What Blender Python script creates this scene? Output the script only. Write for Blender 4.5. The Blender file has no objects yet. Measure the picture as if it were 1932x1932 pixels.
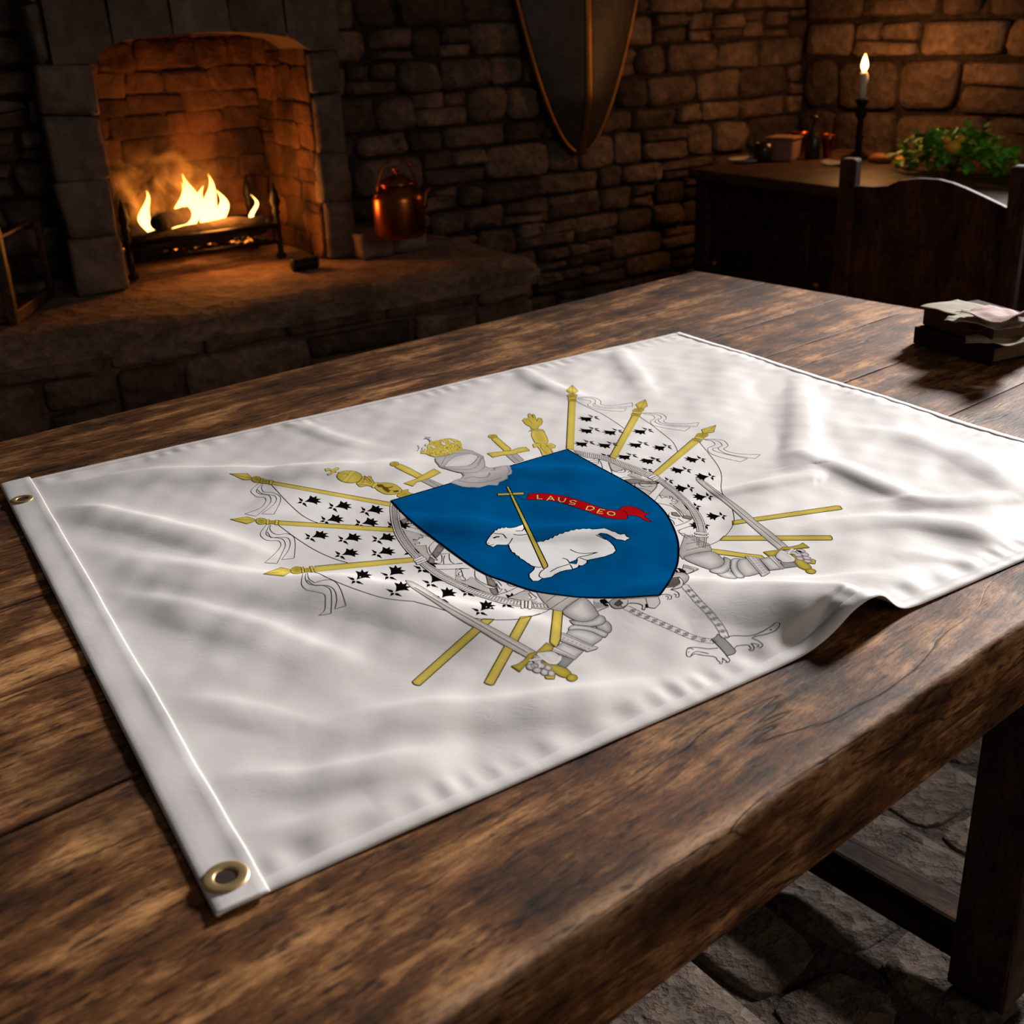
import bpy, bmesh, math, random
import numpy as np
from mathutils import Vector, Matrix, noise
from mathutils.geometry import delaunay_2d_cdt

# ------------------------------------------------------------ camera
sc = bpy.context.scene
COL = sc.collection
F_PX, HOR, HSL, CAM_Z, TAB_Z = 2150.0, 35.0, -0.045, 1.26, 0.76
_nl = math.hypot(HSL, 1)
N0, N1 = -HSL / _nl, 1 / _nl
PITCH = math.atan(-((HOR - 966) * N1) / F_PX)
CP, SP = math.cos(PITCH), math.sin(PITCH)


def rotp(v):
    return Vector((v[0], v[1] * CP + v[2] * SP, -v[1] * SP + v[2] * CP))


def ray(px, py):
    x, y = px - 966, py - 966
    return rotp((x * N1 - y * N0, F_PX, -(x * N0 + y * N1)))


def at(px, py, z):
    """the point of the horizontal plane at height z seen at a pixel"""
    r = ray(px, py)
    t = (z - CAM_Z) / r.z
    return Vector((r.x * t, r.y * t, z))


def onp(px, py, P, N):
    """the point of a vertical plane (through P, normal N) seen at a pixel"""
    r = ray(px, py)
    t = (P.x * N.x + P.y * N.y) / (r.x * N.x + r.y * N.y)
    return Vector((r.x * t, r.y * t, CAM_Z + r.z * t))


cam = bpy.data.cameras.new('camera')
cam.sensor_width = 36
cam.lens = F_PX * 36 / 1932
cam.clip_start = 0.02
cam.dof.use_dof = True
cam.dof.focus_distance = 1.22
cam.dof.aperture_fstop = 8.6
camo = bpy.data.objects.new('camera', cam)
COL.objects.link(camo)
cx, cy, cz = rotp((N1, 0, -N0)), rotp((N0, 0, N1)), -rotp((0, 1, 0))
camo.matrix_world = Matrix(((cx.x, cy.x, cz.x, 0), (cx.y, cy.y, cz.y, 0), (cx.z, cy.z, cz.z, CAM_Z), (0, 0, 0, 1)))
sc.camera = camo

# ------------------------------------------------------------ light
sc.view_settings.view_transform = 'Standard'
sc.view_settings.look = 'None'
sc.view_settings.gamma = 1
sc.view_settings.exposure = 0.0
wd = bpy.data.worlds.new('world')
sc.world = wd
wd.use_nodes = True
wd.node_tree.nodes['Background'].inputs[0].default_value = (0.52, 0.48, 0.46, 1)
wd.node_tree.nodes['Background'].inputs[1].default_value = 0.078


def area(name, loc, aim, size, size_y, power, col, spread=180):
    l = bpy.data.lights.new(name, 'AREA')
    l.shape = 'RECTANGLE'
    l.size, l.size_y, l.energy, l.color, l.spread = size, size_y, power, col, math.radians(spread)
    o = bpy.data.objects.new(name, l)
    COL.objects.link(o)
    o.location = loc
    o.rotation_euler = (Vector(aim) - Vector(loc)).to_track_quat('-Z', 'Y').to_euler()
    return o


# daylight falling in through the high window of the back wall, right of the picture
area('window_daylight', (4.57, 6.13, 3.46), (0.45, 1.40, 0.76), 0.95, 0.8, 104, (1.0, 0.955, 0.93), 60)
area('room_fill', (2.5, -1.2, 2.2), (0.2, 2.0, 0.5), 1.6, 1.0, 8.5, (1.0, 0.86, 0.74), 120)  # added fill lamp behind the camera, not a source in the room


def lamp(name, loc, power, col, r, parent=None):
    l = bpy.data.lights.new(name, 'POINT')
    l.energy, l.color, l.shadow_soft_size = power, col, r
    o = bpy.data.objects.new(name, l)
    COL.objects.link(o)
    o.location = loc
    return o


def dist(p):
    """distance along the line of sight"""
    return (Vector(p) - Vector((0, 0, CAM_Z))).dot(rotp((0, 1, 0)))


# ------------------------------------------------------------ helpers
def lin(c):
    return tuple((x / 255 / 12.92) if x / 255 <= 0.04045 else ((x / 255 + 0.055) / 1.055) ** 2.4 for x in c[:3])


def link(name, me, m=None, parent=None, smooth=True):
    o = bpy.data.objects.new(name, me)
    COL.objects.link(o)
    if m:
        for k in (m if isinstance(m, (list, tuple)) else [m]):
            me.materials.append(k)
    if parent:
        o.parent = parent
    if smooth:
        me.polygons.foreach_set('use_smooth', [True] * len(me.polygons))
    return o


def obj(name, bm, m=None, parent=None, smooth=False, bevel=0, angle=None):
    bmesh.ops.recalc_face_normals(bm, faces=bm.faces)
    me = bpy.data.meshes.new(name)
    bm.to_mesh(me)
    bm.free()
    o = link(name, me, m, parent, smooth)
    if angle:
        me.set_sharp_from_angle(angle=math.radians(angle))
    if bevel:
        b = o.modifiers.new('bevel', 'BEVEL')
        b.width, b.segments, b.limit_method = bevel, 2, 'ANGLE'
    return o


def thing(name, label, cat, loc=(0, 0, 0), rz=0, group=None):
    o = bpy.data.objects.new(name, None)
    o.empty_display_size = 0.05
    COL.objects.link(o)
    o.location = loc
    o.rotation_euler = (0, 0, rz)
    return tag(o, label, cat, group)


def tag(o, label, cat, group=None, kind=None):
    o['label'] = label
    o['category'] = cat
    if group:
        o['group'] = group
    if kind:
        o['kind'] = kind
    return o


def box(bm, x0, x1, y0, y1, z0, z1, M=None, jit=0, rnd=None):
    vs = []
    for x in (x0, x1):
        for y in (y0, y1):
            for z in (z0, z1):
                p = Vector((x, y, z))
                if jit:
                    p += Vector([(rnd or random).uniform(-jit, jit) for _ in range(3)])
                vs.append(bm.verts.new(M @ p if M else p))
    for f in ((0, 1, 3, 2), (4, 6, 7, 5), (0, 4, 5, 1), (2, 3, 7, 6), (0, 2, 6, 4), (1, 5, 7, 3)):
        bm.faces.new([vs[i] for i in f])
    return vs


def lathe(bm, prof, n=32, M=None, close=True):
    rings = []
    for r, z in prof:
        ring = []
        for k in range(n):
            a = 2 * math.pi * k / n
            p = Vector((r * math.cos(a), r * math.sin(a), z))
            ring.append(bm.verts.new(M @ p if M else p))
        rings.append(ring)
    for a, b in zip(rings, rings[1:]):
        for k in range(n):
            bm.faces.new((a[k], a[(k + 1) % n], b[(k + 1) % n], b[k]))
    if close:
        bm.faces.new(rings[0][::-1])
        bm.faces.new(rings[-1])


def tube(bm, pts, r, n=8, cap=True):
    pts = [Vector(p) for p in pts]
    rings = []
    up = Vector((0, 0, 1))
    for i, p in enumerate(pts):
        d = (pts[min(i + 1, len(pts) - 1)] - pts[max(i - 1, 0)]).normalized()
        s = d.cross(up)
        if s.length < 1e-3:
            s = d.cross(Vector((1, 0, 0)))
        s.normalize()
        t = s.cross(d).normalized()
        up = t
        rr = r[i] if isinstance(r, (list, tuple)) else r
        rings.append([bm.verts.new(p + (s * math.cos(2 * math.pi * k / n) + t * math.sin(2 * math.pi * k / n)) * rr) for k in range(n)])
    for a, b in zip(rings, rings[1:]):
        for k in range(n):
            bm.faces.new((a[k], a[(k + 1) % n], b[(k + 1) % n], b[k]))
    if cap:
        bm.faces.new(rings[0])
        bm.faces.new(rings[-1][::-1])


def prism(bm, poly, z0, z1, M=None):
    """poly in local x,y, extruded along local z"""
    a = [bm.verts.new(M @ Vector((x, y, z0)) if M else (x, y, z0)) for x, y in poly]
    b = [bm.verts.new(M @ Vector((x, y, z1)) if M else (x, y, z1)) for x, y in poly]
    bm.faces.new(a[::-1])
    bm.faces.new(b)
    n = len(poly)
    for i in range(n):
        bm.faces.new((a[i], a[(i + 1) % n], b[(i + 1) % n], b[i]))


def frame_M(O, ex, ey):
    ez = ex.cross(ey)
    return Matrix(((ex.x, ey.x, ez.x, O.x), (ex.y, ey.y, ez.y, O.y), (ex.z, ey.z, ez.z, O.z), (0, 0, 0, 1)))


# ------------------------------------------------------------ materials
class NT:
    def __init__(s, name):
        s.m = bpy.data.materials.new(name)
        s.m.use_nodes = True
        s.t = s.m.node_tree
        s.b = s.t.nodes['Principled BSDF']

    def n(s, typ, _out=None, **kw):
        nd = s.t.nodes.new(typ)
        for k, v in kw.items():
            if k.startswith('i_'):
                k = k[2:]
                sock = nd.inputs[int(k)] if k.isdigit() else nd.inputs[k.replace('_', ' ')]
                if isinstance(v, bpy.types.NodeSocket):
                    s.t.links.new(v, sock)
                else:
                    sock.default_value = v
            else:
                setattr(nd, k, v)
        return nd

    def coord(s, scale=(1, 1, 1), kind='Object', rot=(0, 0, 0)):
        c = s.n('ShaderNodeTexCoord')
        mp = s.n('ShaderNodeMapping', i_Vector=c.outputs[kind], i_Scale=scale, i_Rotation=rot)
        return mp.outputs[0]

    def noise(s, vec, scale, detail=4, rough=0.55, dist=0.0):
        return s.n('ShaderNodeTexNoise', i_Vector=vec, i_Scale=scale, i_Detail=detail, i_Roughness=rough, i_Distortion=dist).outputs['Fac']

    def ramp(s, fac, stops):
        r = s.n('ShaderNodeValToRGB', i_Fac=fac)
        e = r.color_ramp.elements
        while len(e) > 1:
            e.remove(e[-1])
        e[0].position, e[0].color = stops[0][0], (*stops[0][1], 1)
        for p, c in stops[1:]:
            q = e.new(p)
            q.color = (*c, 1)
        return r.outputs[0]

    def mix(s, fac, a, b, mode='MIX'):
        m = s.n('ShaderNodeMix', data_type='RGBA', blend_type=mode)
        for sock, v in ((m.inputs[0], fac), (m.inputs[6], a), (m.inputs[7], b)):
            if isinstance(v, bpy.types.NodeSocket):
                s.t.links.new(v, sock)
            else:
                sock.default_value = v if not isinstance(v, tuple) or len(v) == 4 else (*v, 1)
        return m.outputs[2]

    def math(s, op, a, b=0.0):
        m = s.n('ShaderNodeMath', operation=op)
        for sock, v in ((m.inputs[0], a), (m.inputs[1], b)):
            if isinstance(v, bpy.types.NodeSocket):
                s.t.links.new(v, sock)
            else:
                sock.default_value = v
        return m.outputs[0]

    def bump(s, h, dist, strength=1.0, prev=None):
        b = s.n('ShaderNodeBump', i_Height=h, i_Distance=dist, i_Strength=strength)
        if prev:
            s.t.links.new(prev, b.inputs['Normal'])
        return b.outputs[0]

    def set(s, **kw):
        for k, v in kw.items():
            sock = s.b.inputs[k.replace('_', ' ')]
            if isinstance(v, bpy.types.NodeSocket):
                s.t.links.new(v, sock)
            else:
                sock.default_value = (*v, 1) if isinstance(v, tuple) and len(sock.default_value) == 4 and len(v) == 3 else v
        return s.m


def plain(name, col, rough=0.6, metal=0.0, var=0.25, scale=20, bump=0.0, **kw):
    t = NT(name)
    c = t.coord()
    f = t.noise(c, scale, 5)
    col = lin(col)
    cc = t.ramp(f, [(0.3, tuple(x * (1 - var) for x in col)), (0.7, tuple(min(1, x * (1 + var)) for x in col))])
    if bump:
        t.set(Normal=t.bump(t.noise(c, scale * 3, 6), bump))
    return t.set(Base_Color=cc, Roughness=rough, Metallic=metal, **kw)


def wood_mat(name, dark, mid, light, rough=0.5, fine=1.0, bumpd=0.0012, axis=0, lip=None, spec=0.4):
    """old timber: mottled tone, fine short flecks and long cracks that run along one axis"""
    t = NT(name)

    def g(a, b):
        v = [b * fine] * 3
        v[axis] = a * fine
        return t.coord(tuple(v))
    c = t.coord()
    oi = t.n('ShaderNodeObjectInfo').outputs['Random']
    sh = t.n('ShaderNodeCombineXYZ', i_0=t.math('MULTIPLY', oi, 30.0), i_1=t.math('MULTIPLY', t.noise(c, 2.2, 3), 2.0)).outputs[0]

    def add(v):
        return t.n('ShaderNodeVectorMath', operation='ADD', i_0=v, i_1=sh).outputs[0]
    f1 = t.noise(add(g(6, 36)), 1.0, 8, 0.72, 0.25)
    f2 = t.noise(add(g(38, 190)), 1.0, 4, 0.6, 0.3)
    f3 = t.noise(add(g(90, 420)), 1.0, 3, 0.6)
    mott = t.noise(c, 13.0, 6, 0.65)
    blot = t.noise(c, 5.5, 6, 0.62)
    col = t.ramp(t.math('ADD', t.math('MULTIPLY', f1, 0.62), t.math('MULTIPLY', mott, 0.38)), [(0.38, lin(dark)), (0.50, lin(mid)), (0.63, lin(light))])
    col = t.mix(t.ramp(blot, [(0.50, (0, 0, 0)), (0.68, (1, 1, 1))]), col, t.mix(0.78, col, lin(tuple(x * 0.75 for x in dark))))
    if lip:
        sp = t.n('ShaderNodeSeparateXYZ', i_0=c)
        my = t.n('ShaderNodeMapRange', i_Value=sp.outputs[1], i_1=lip[0] + 0.004, i_2=lip[0] + 0.016, i_3=1.0, i_4=0.0).outputs[0]
        mz = t.n('ShaderNodeMapRange', i_Value=sp.outputs[2], i_1=lip[1] - 0.016, i_2=lip[1] - 0.007, i_3=0.0, i_4=1.0).outputs[0]
        mm = t.math('MULTIPLY', t.math('MULTIPLY', my, mz), t.n('ShaderNodeMapRange', i_Value=mott, i_1=0.38, i_2=0.6, i_3=0.1, i_4=0.85).outputs[0])
        col = t.mix(mm, col, lin((190, 148, 112)))
    k2 = t.ramp(f2, [(0.33, (0.12, 0.10, 0.09)), (0.47, (1, 1, 1))])
    col = t.mix(0.9, col, k2, 'MULTIPLY')
    k3 = t.ramp(f3, [(0.30, (0.45, 0.42, 0.4)), (0.5, (1, 1, 1)), (0.75, (1.25, 1.2, 1.1))])
    col = t.mix(0.8, col, k3, 'MULTIPLY')
    cr = t.noise(add(g(1.3, 15)), 1.0, 4, 0.5, 0.1)
    crk = t.ramp(t.math('ABSOLUTE', t.math('SUBTRACT', cr, 0.5)), [(0.0, (0.05, 0.05, 0.05)), (0.009, (1, 1, 1))])
    msk = t.ramp(t.noise(add(g(2.4, 6)), 1.0, 3), [(0.50, (1, 1, 1)), (0.58, (0, 0, 0))])
    crk = t.mix(msk, crk, (1, 1, 1))
    col = t.mix(0.85, col, crk, 'MULTIPLY')
    h = t.math('ADD', t.math('MULTIPLY', f1, 0.8), t.math('ADD', t.math('MULTIPLY', f2, 0.5), t.math('MULTIPLY', f3, 0.25)))
    nb = t.bump(h, bumpd)
    nb = t.bump(crk, bumpd, 0.6, nb)
    r = t.n('ShaderNodeMapRange', i_Value=mott, i_3=rough + 0.12, i_4=rough - 0.08).outputs[0]
    return t.set(Base_Color=col, Roughness=r, Normal=nb, Specular_IOR_Level=spec)


def stone_mat(name, a, b, rough=0.85, scale=9, bumpd=0.012):
    t = NT(name)
    c = t.coord()
    at_ = t.n('ShaderNodeAttribute', attribute_name='tone').outputs['Fac']
    f = t.noise(c, scale, 7, 0.62)
    g = t.noise(c, scale * 5, 6, 0.65)
    col = t.ramp(f, [(0.32, lin(a)), (0.68, lin(b))])
    tone = t.n('ShaderNodeMapRange', i_Value=at_, i_3=0.45, i_4=1.35)
    col = t.mix(1.0, col, t.n('ShaderNodeCombineColor', i_0=tone.outputs[0], i_1=tone.outputs[0], i_2=tone.outputs[0]).outputs[0], 'MULTIPLY')
    col = t.mix(0.75, col, t.ramp(g, [(0.3, (0.5, 0.47, 0.45)), (0.55, (1.0, 1.0, 1.0)), (0.75, (1.4, 1.36, 1.3))]), 'MULTIPLY')
    k = t.n('ShaderNodeTexVoronoi', i_Vector=t.n('ShaderNodeVectorMath', operation='ADD', i_0=c, i_1=t.n('ShaderNodeCombineXYZ', i_0=t.math('MULTIPLY', f, 0.12), i_2=t.math('MULTIPLY', g, 0.05)).outputs[0]).outputs[0], i_Scale=scale * 2.6).outputs['Distance']
    h = t.math('ADD', f, t.math('ADD', t.math('MULTIPLY', g, 0.45), t.math('MULTIPLY', k, 0.5)))
    return t.set(Base_Color=col, Roughness=rough, Normal=t.bump(h, bumpd * 1.3), Specular_IOR_Level=0.25)


M_TABLE = wood_mat('aged_table_wood', (34, 19, 9), (114, 71, 37), (204, 150, 96), 0.62, spec=0.24, lip=(0.388 - 0.987, 0.76))
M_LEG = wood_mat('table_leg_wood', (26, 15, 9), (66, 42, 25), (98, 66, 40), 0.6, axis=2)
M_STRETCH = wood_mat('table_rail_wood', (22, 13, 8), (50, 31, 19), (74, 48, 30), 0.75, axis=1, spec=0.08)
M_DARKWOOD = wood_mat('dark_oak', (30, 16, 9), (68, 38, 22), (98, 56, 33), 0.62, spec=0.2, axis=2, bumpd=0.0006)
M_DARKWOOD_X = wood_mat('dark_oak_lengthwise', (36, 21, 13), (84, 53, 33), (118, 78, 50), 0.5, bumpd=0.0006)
M_STONE = stone_mat('rough_wall_stone', (82, 66, 54), (132, 108, 90))
M_STONE2 = stone_mat('hearth_stone', (92, 72, 60), (140, 112, 92))
M_JAMB = stone_mat('dressed_stone', (104, 88, 76), (140, 120, 104), scale=5, bumpd=0.008)
M_SOOT = stone_mat('sooty_brick', (22, 15, 12), (112, 76, 52), scale=4.5, bumpd=0.02)
M_MORTAR = stone_mat('mortar', (50, 40, 33), (84, 69, 58), scale=20)
M_FLOOR = stone_mat('flagstone', (60, 51, 44), (112, 96, 82), scale=14, bumpd=0.01)
M_IRON = plain('black_iron', (26, 24, 24), 0.55, 0.6, 0.3, 40, 0.001)
M_COPPER = plain('copper', (158, 84, 44), 0.28, 1.0, 0.12, 12)
M_BRASS = plain('brass', (224, 192, 138), 0.42, 0.8, 0.08, 30)
M_OLDBRASS = plain('old_brass', (150, 102, 46), 0.42, 0.9, 0.25, 14)
M_WAX = plain('candle_wax', (236, 226, 205), 0.5, 0, 0.04, 10, Subsurface_Weight=0.3, Subsurface_Radius=(0.01, 0.006, 0.003))
M_PAPER = plain('aged_paper', (150, 136, 116), 0.8, 0, 0.12, 25, 0.0005)
M_PINKPAPER = plain('pinkish_paper', (164, 128, 118), 0.75, 0, 0.1, 20, 0.0005)
M_WHITEPAPER = plain('white_paper', (196, 184, 168), 0.8, 0, 0.06, 15)
M_REDPAPER = plain('red_paper', (120, 30, 28), 0.7, 0, 0.15, 15)
M_LEATHER = plain('brown_book_leather', (50, 31, 20), 0.8, 0, 0.3, 35, 0.0008, Specular_IOR_Level=0.15)
M_LEATHER2 = plain('dark_book_leather', (26, 15, 10), 0.8, 0, 0.3, 35, 0.0008, Specular_IOR_Level=0.15)
M_PAGES = plain('book_pages', (84, 58, 38), 0.85, 0, 0.25, 60, 0.0006)
M_LEAF = plain('green_leaf', (120, 196, 60), 0.5, 0, 0.4, 8)
M_LEMON = plain('yellow_fruit', (250, 196, 56), 0.45, 0, 0.1, 10, 0.0008)
M_BREAD = plain('orange_brown_crust', (190, 120, 60), 0.6, 0, 0.3, 20, 0.001)
M_CLAY = plain('pinkish_clay', (150, 108, 84), 0.7, 0, 0.15, 10, 0.0006)
M_DARKCLAY = plain('dark_glazed_clay', (34, 26, 22), 0.3, 0, 0.2, 10)
M_CHAR = plain('charred_log', (40, 28, 22), 0.9, 0, 0.5, 18, 0.006)
M_SHIELD = plain('blackened_shield_leather', (58, 48, 42), 0.5, 0.25, 0.45, 9, 0.003)
# ------------------------------------------------------------ walls
C31, S31 = math.cos(math.radians(31.3)), math.sin(math.radians(31.3))
E1 = Vector((C31, S31, 0))            # along the fireplace wall, to the right
ROOM = Vector((S31, -C31, 0))         # from that wall into the room
Z = Vector((0, 0, 1))
HZ = 0.60                             # top of the raised hearth
J0 = at(605, 488, HZ)
dj = J0.x * S31 - J0.y * C31          # chimney face:  P . ROOM = dj
PF = Vector((J0.x, J0.y, 0))
WALL_BACK = 0.20
PW = PF - ROOM * WALL_BACK


def stones(bm, lay, u0, u1, v0, v1, M, ch=(0.06, 0.13), sl=(0.10, 0.30), depth=0.035, rnd=None, holes=None, gap=0.006):
    """random courses of rough stones on the plane (u,v) of M, depth along its z"""
    v = v0
    while v < v1 - 0.02:
        h = min(rnd.uniform(*ch), v1 - v)
        if v1 - v - h < 0.03:
            h = v1 - v
        spans = [(u0, u1)]
        if holes:
            spans = holes(v, v + h, u0, u1)
        for a, b in spans:
            u = a
            while u < b - 0.005:
                l = rnd.uniform(*sl)
                if u + l > b - sl[0] * 0.6:
                    l = b - u
                q = rnd.random()
                if q < 0.28 and h > 0.075:
                    c = v + h * rnd.uniform(0.35, 0.65)
                    one_stone(bm, lay, u + gap, u + l - gap, v + gap, c - gap / 2, depth * rnd.uniform(0.5, 1.25), M, rnd)
                    c2 = u + l * rnd.uniform(0.4, 0.6) if q < 0.14 and l > 0.15 else u + l
                    one_stone(bm, lay, u + gap, c2 - gap, c + gap / 2, v + h - gap, depth * rnd.uniform(0.5, 1.25), M, rnd)
                    if c2 < u + l:
                        one_stone(bm, lay, c2, u + l - gap, c + gap / 2, v + h - gap, depth * rnd.uniform(0.5, 1.25), M, rnd)
                else:
                    one_stone(bm, lay, u + gap, u + l - gap, v + gap, v + h - gap, depth * rnd.uniform(0.5, 1.3), M, rnd)
                u += l
        v += h


def one_stone(bm, lay, u0, u1, v0, v1, d, M, rnd, tone=None, rr=(0.14, 0.3)):
    w, h = u1 - u0, v1 - v0
    if w < 0.012 or h < 0.012:
        return
    r = min(w, h) * rnd.uniform(*rr)
    tone = rnd.random() if tone is None else tone
    base = []
    for (cx_, cy_, a0) in ((u1 - r, v1 - r, 0), (u0 + r, v1 - r, 90), (u0 + r, v0 + r, 180), (u1 - r, v0 + r, 270)):
        jx, jy = rnd.uniform(-0.008, 0.006), rnd.uniform(-0.008, 0.006)
        for k in range(3):
            a = math.radians(a0 + 45 * k)
            base.append((cx_ + jx + r * math.cos(a), cy_ + jy + r * math.sin(a)))
    mx, my = (u0 + u1) / 2, (v0 + v1) / 2
    rings = []
    for s, dz in ((1.0, -0.02), (1.0, d * 0.55), (0.93, d * 0.9), (0.6, d * 1.05)):
        ring = []
        for (x, y) in base:
            zz = dz + (rnd.uniform(-0.22, 0.22) * d if dz > 0 else 0)
            ring.append(bm.verts.new(M @ Vector((mx + (x - mx) * s, my + (y - my) * s, zz))))
        rings.append(ring)
    fs = []
    for a, b in zip(rings, rings[1:]):
        for k in range(12):
            fs.append(bm.faces.new((a[k], a[(k + 1) % 12], b[(k + 1) % 12], b[k])))
    fs.append(bm.faces.new(rings[-1]))
    for f in fs:
        f.smooth = True
        for l in f.loops:
            l[lay] = (tone, tone, tone, 1)


def newbm():
    bm = bmesh.new()
    return bm, bm.loops.layers.float_color.new('tone')


def slab(bm, lay, *a, tone=0.3, **k):
    n0 = len(bm.faces)
    box(bm, *a, **k)
    bm.faces.ensure_lookup_table()
    for f in bm.faces[n0:]:
        for l in f.loops:
            l[lay] = (tone, tone, tone, 1)


def sobj(name, bm, m, parent=None):
    me = bpy.data.meshes.new(name)
    bm.normal_update()
    bm.to_mesh(me)
    bm.free()
    return link(name, me, m, parent, smooth=False)


rnd = random.Random(7)
WH = 2.75
# wall that carries the fireplace: local u along E1, v up, depth towards the room; origin below the right jamb
MW = frame_M(PW, E1, Z)
MC = frame_M(PF, E1, Z)


def uv(p, P):
    return (p - P).dot(E1), p.z


corner_ray = ray(1515, 20)
t_ = (PW.x * ROOM.x + PW.y * ROOM.y) / (corner_ray.x * ROOM.x + corner_ray.y * ROOM.y)
CORNER = Vector((corner_ray.x * t_, corner_ray.y * t_, 0))
uc = (CORNER - PW).dot(E1)
jr_u = uv(onp(667, 470, PF, ROOM), PF)[0]     # outer edge of right jamb
jl_u = uv(onp(118, 400, PF, ROOM), PF)[0]     # outer edge of left jamb
bm, lay = newbm()
stones(bm, lay, jr_u - 0.05, uc, 0, WH, MW, rnd=rnd, sl=(0.09, 0.27))
stones(bm, lay, jl_u - 1.6, jl_u + 0.05, 0, WH, MW, rnd=rnd, sl=(0.09, 0.27))
w = sobj('wall_left', bm, M_STONE)
w['kind'] = 'structure'
bm, lay = newbm()
slab(bm, lay, jr_u - 0.05, uc + 0.3, 0, WH, -0.25, 0.004, M=MW)
slab(bm, lay, jl_u - 1.6, jl_u + 0.05, 0, WH, -0.25, 0.004, M=MW)
slab(bm, lay, jl_u + 0.05, jr_u - 0.05, 1.6, WH, -0.25, 0.004, M=MW)
w2 = sobj('mortar', bm, M_MORTAR, w)

# wall with the candle, running from the corner towards the right
A2 = math.radians(-55)
E2 = Vector((math.cos(A2), math.sin(A2), 0))
MR = frame_M(CORNER, E2, Z)
bm, lay = newbm()
WU0, WU1, WV0, WV1 = 1.22, 2.6, 1.35, 2.5


def win_holes(v0, v1, u0, u1):
    return [(u0, WU0), (WU1, u1)] if v1 > WV0 and v0 < WV1 else [(u0, u1)]


stones(bm, lay, 0.03, 3.6, 0, WH, MR, ch=(0.12, 0.2), sl=(0.18, 0.42), rnd=rnd, depth=0.04, gap=0.01, holes=win_holes)
w = sobj('wall_back', bm, M_STONE)
w['kind'] = 'structure'
bm, lay = newbm()
for (a_, b_, c_, d_) in ((-0.3, WU0, 0, WH), (WU1, 3.6, 0, WH), (WU0, WU1, 0, WV0), (WU0, WU1, WV1, WH)):
    slab(bm, lay, a_, b_, c_, d_, -0.25, 0.004, M=MR)
sobj('mortar', bm, M_MORTAR, w)
bm = bmesh.new()
for (a_, b_, c_, d_) in ((WU0, WU1, WV0, WV0 + 0.04), (WU0, WU1, WV1 - 0.04, WV1), (WU0, WU0 + 0.04, WV0, WV1), (WU1 - 0.04, WU1, WV0, WV1)):
    box(bm, a_, b_, c_, d_, -0.2, -0.14, M=MR)
w = obj('window_1', bm, M_DARKWOOD, bevel=0.004)
w['kind'] = 'structure'

# floor of flagstones
bm, lay = newbm()
MFl = frame_M(Vector((0, 0, -0.03)), Vector((0.82, 0.57, 0)).normalized(), Vector((-0.57, 0.82, 0)).normalized())
fx = -2.2
while fx < 5.5:
    wv = rnd.uniform(0.13, 0.22)
    fy = -1.8 - rnd.random() * 0.3
    while fy < 5.2:
        hv = rnd.uniform(0.12, 0.30)
        c_ = MFl @ Vector((fx + wv / 2, fy + hv / 2, 0))
        if (c_ - PW).dot(ROOM) > -0.2 and (c_ - CORNER).dot(Vector((-E2.y, E2.x, 0))) < 0.2:
            one_stone(bm, lay, fx + 0.006, fx + wv - 0.006, fy + 0.006, fy + hv - 0.006, 0.02, MFl, rnd)
        fy += hv
    fx += wv
fl_ = sobj('floor', bm, M_FLOOR)
fl_['kind'] = 'structure'
bm, lay = newbm()
slab(bm, lay, -2.4, 6, -2.0, 5.6, -0.1, 0.012, M=MFl)
sobj('floor_bed', bm, M_MORTAR, fl_)

# ------------------------------------------------------------ fireplace
fp = thing('fireplace', 'stone fireplace with a burning fire and a long raised stone hearth', 'fireplace', PF)


def keep(o, par):
    """parent without moving: the child was built in world coordinates"""
    o.parent = par
    o.matrix_parent_inverse = (Matrix.Translation(par.location) @ Matrix.Rotation(par.rotation_euler.z, 4, 'Z')).inverted()
    return o


arch_px = [(183, 120), (200, 92), (240, 77), (300, 68), (370, 62), (440, 60), (500, 63), (550, 72), (574, 88), (582, 110)]
arch = [uv(onp(x, y, PF, ROOM), PF) for x, y in arch_px]
# opening: vertical sides
uL = uv(onp(205, 330, PF, ROOM), PF)[0]
uR = uv(onp(596, 300, PF, ROOM), PF)[0]
n_ = len(arch)
a0, a1 = arch[0][0], arch[-1][0]
arch = [(uL + (u - a0) * (uR - uL) / (a1 - a0), v) for u, v in arch]
top = max(v for u, v in arch) + 0.02
spring = min(v for u, v in arch)
arch = [(u, v if 0 < i < n_ - 1 else spring) for i, (u, v) in enumerate(arch)]
for (ua, ub, seed) in ((jl_u, uL, 3), (uR, jr_u, 4)):
    bm, lay = newbm()
    v = HZ
    while v < spring + 0.02:
        h = rnd.uniform(0.13, 0.2)
        if spring - v - h < 0.06:
            h = spring + 0.02 - v
        one_stone(bm, lay, ua, ub, v - 0.001, v + h - 0.001, 0.024, MC, rnd, tone=rnd.uniform(0.3, 0.6), rr=(0.03, 0.08))
        v += h
    keep(sobj('jamb', bm, M_JAMB), fp)
bm, lay = newbm()
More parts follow.
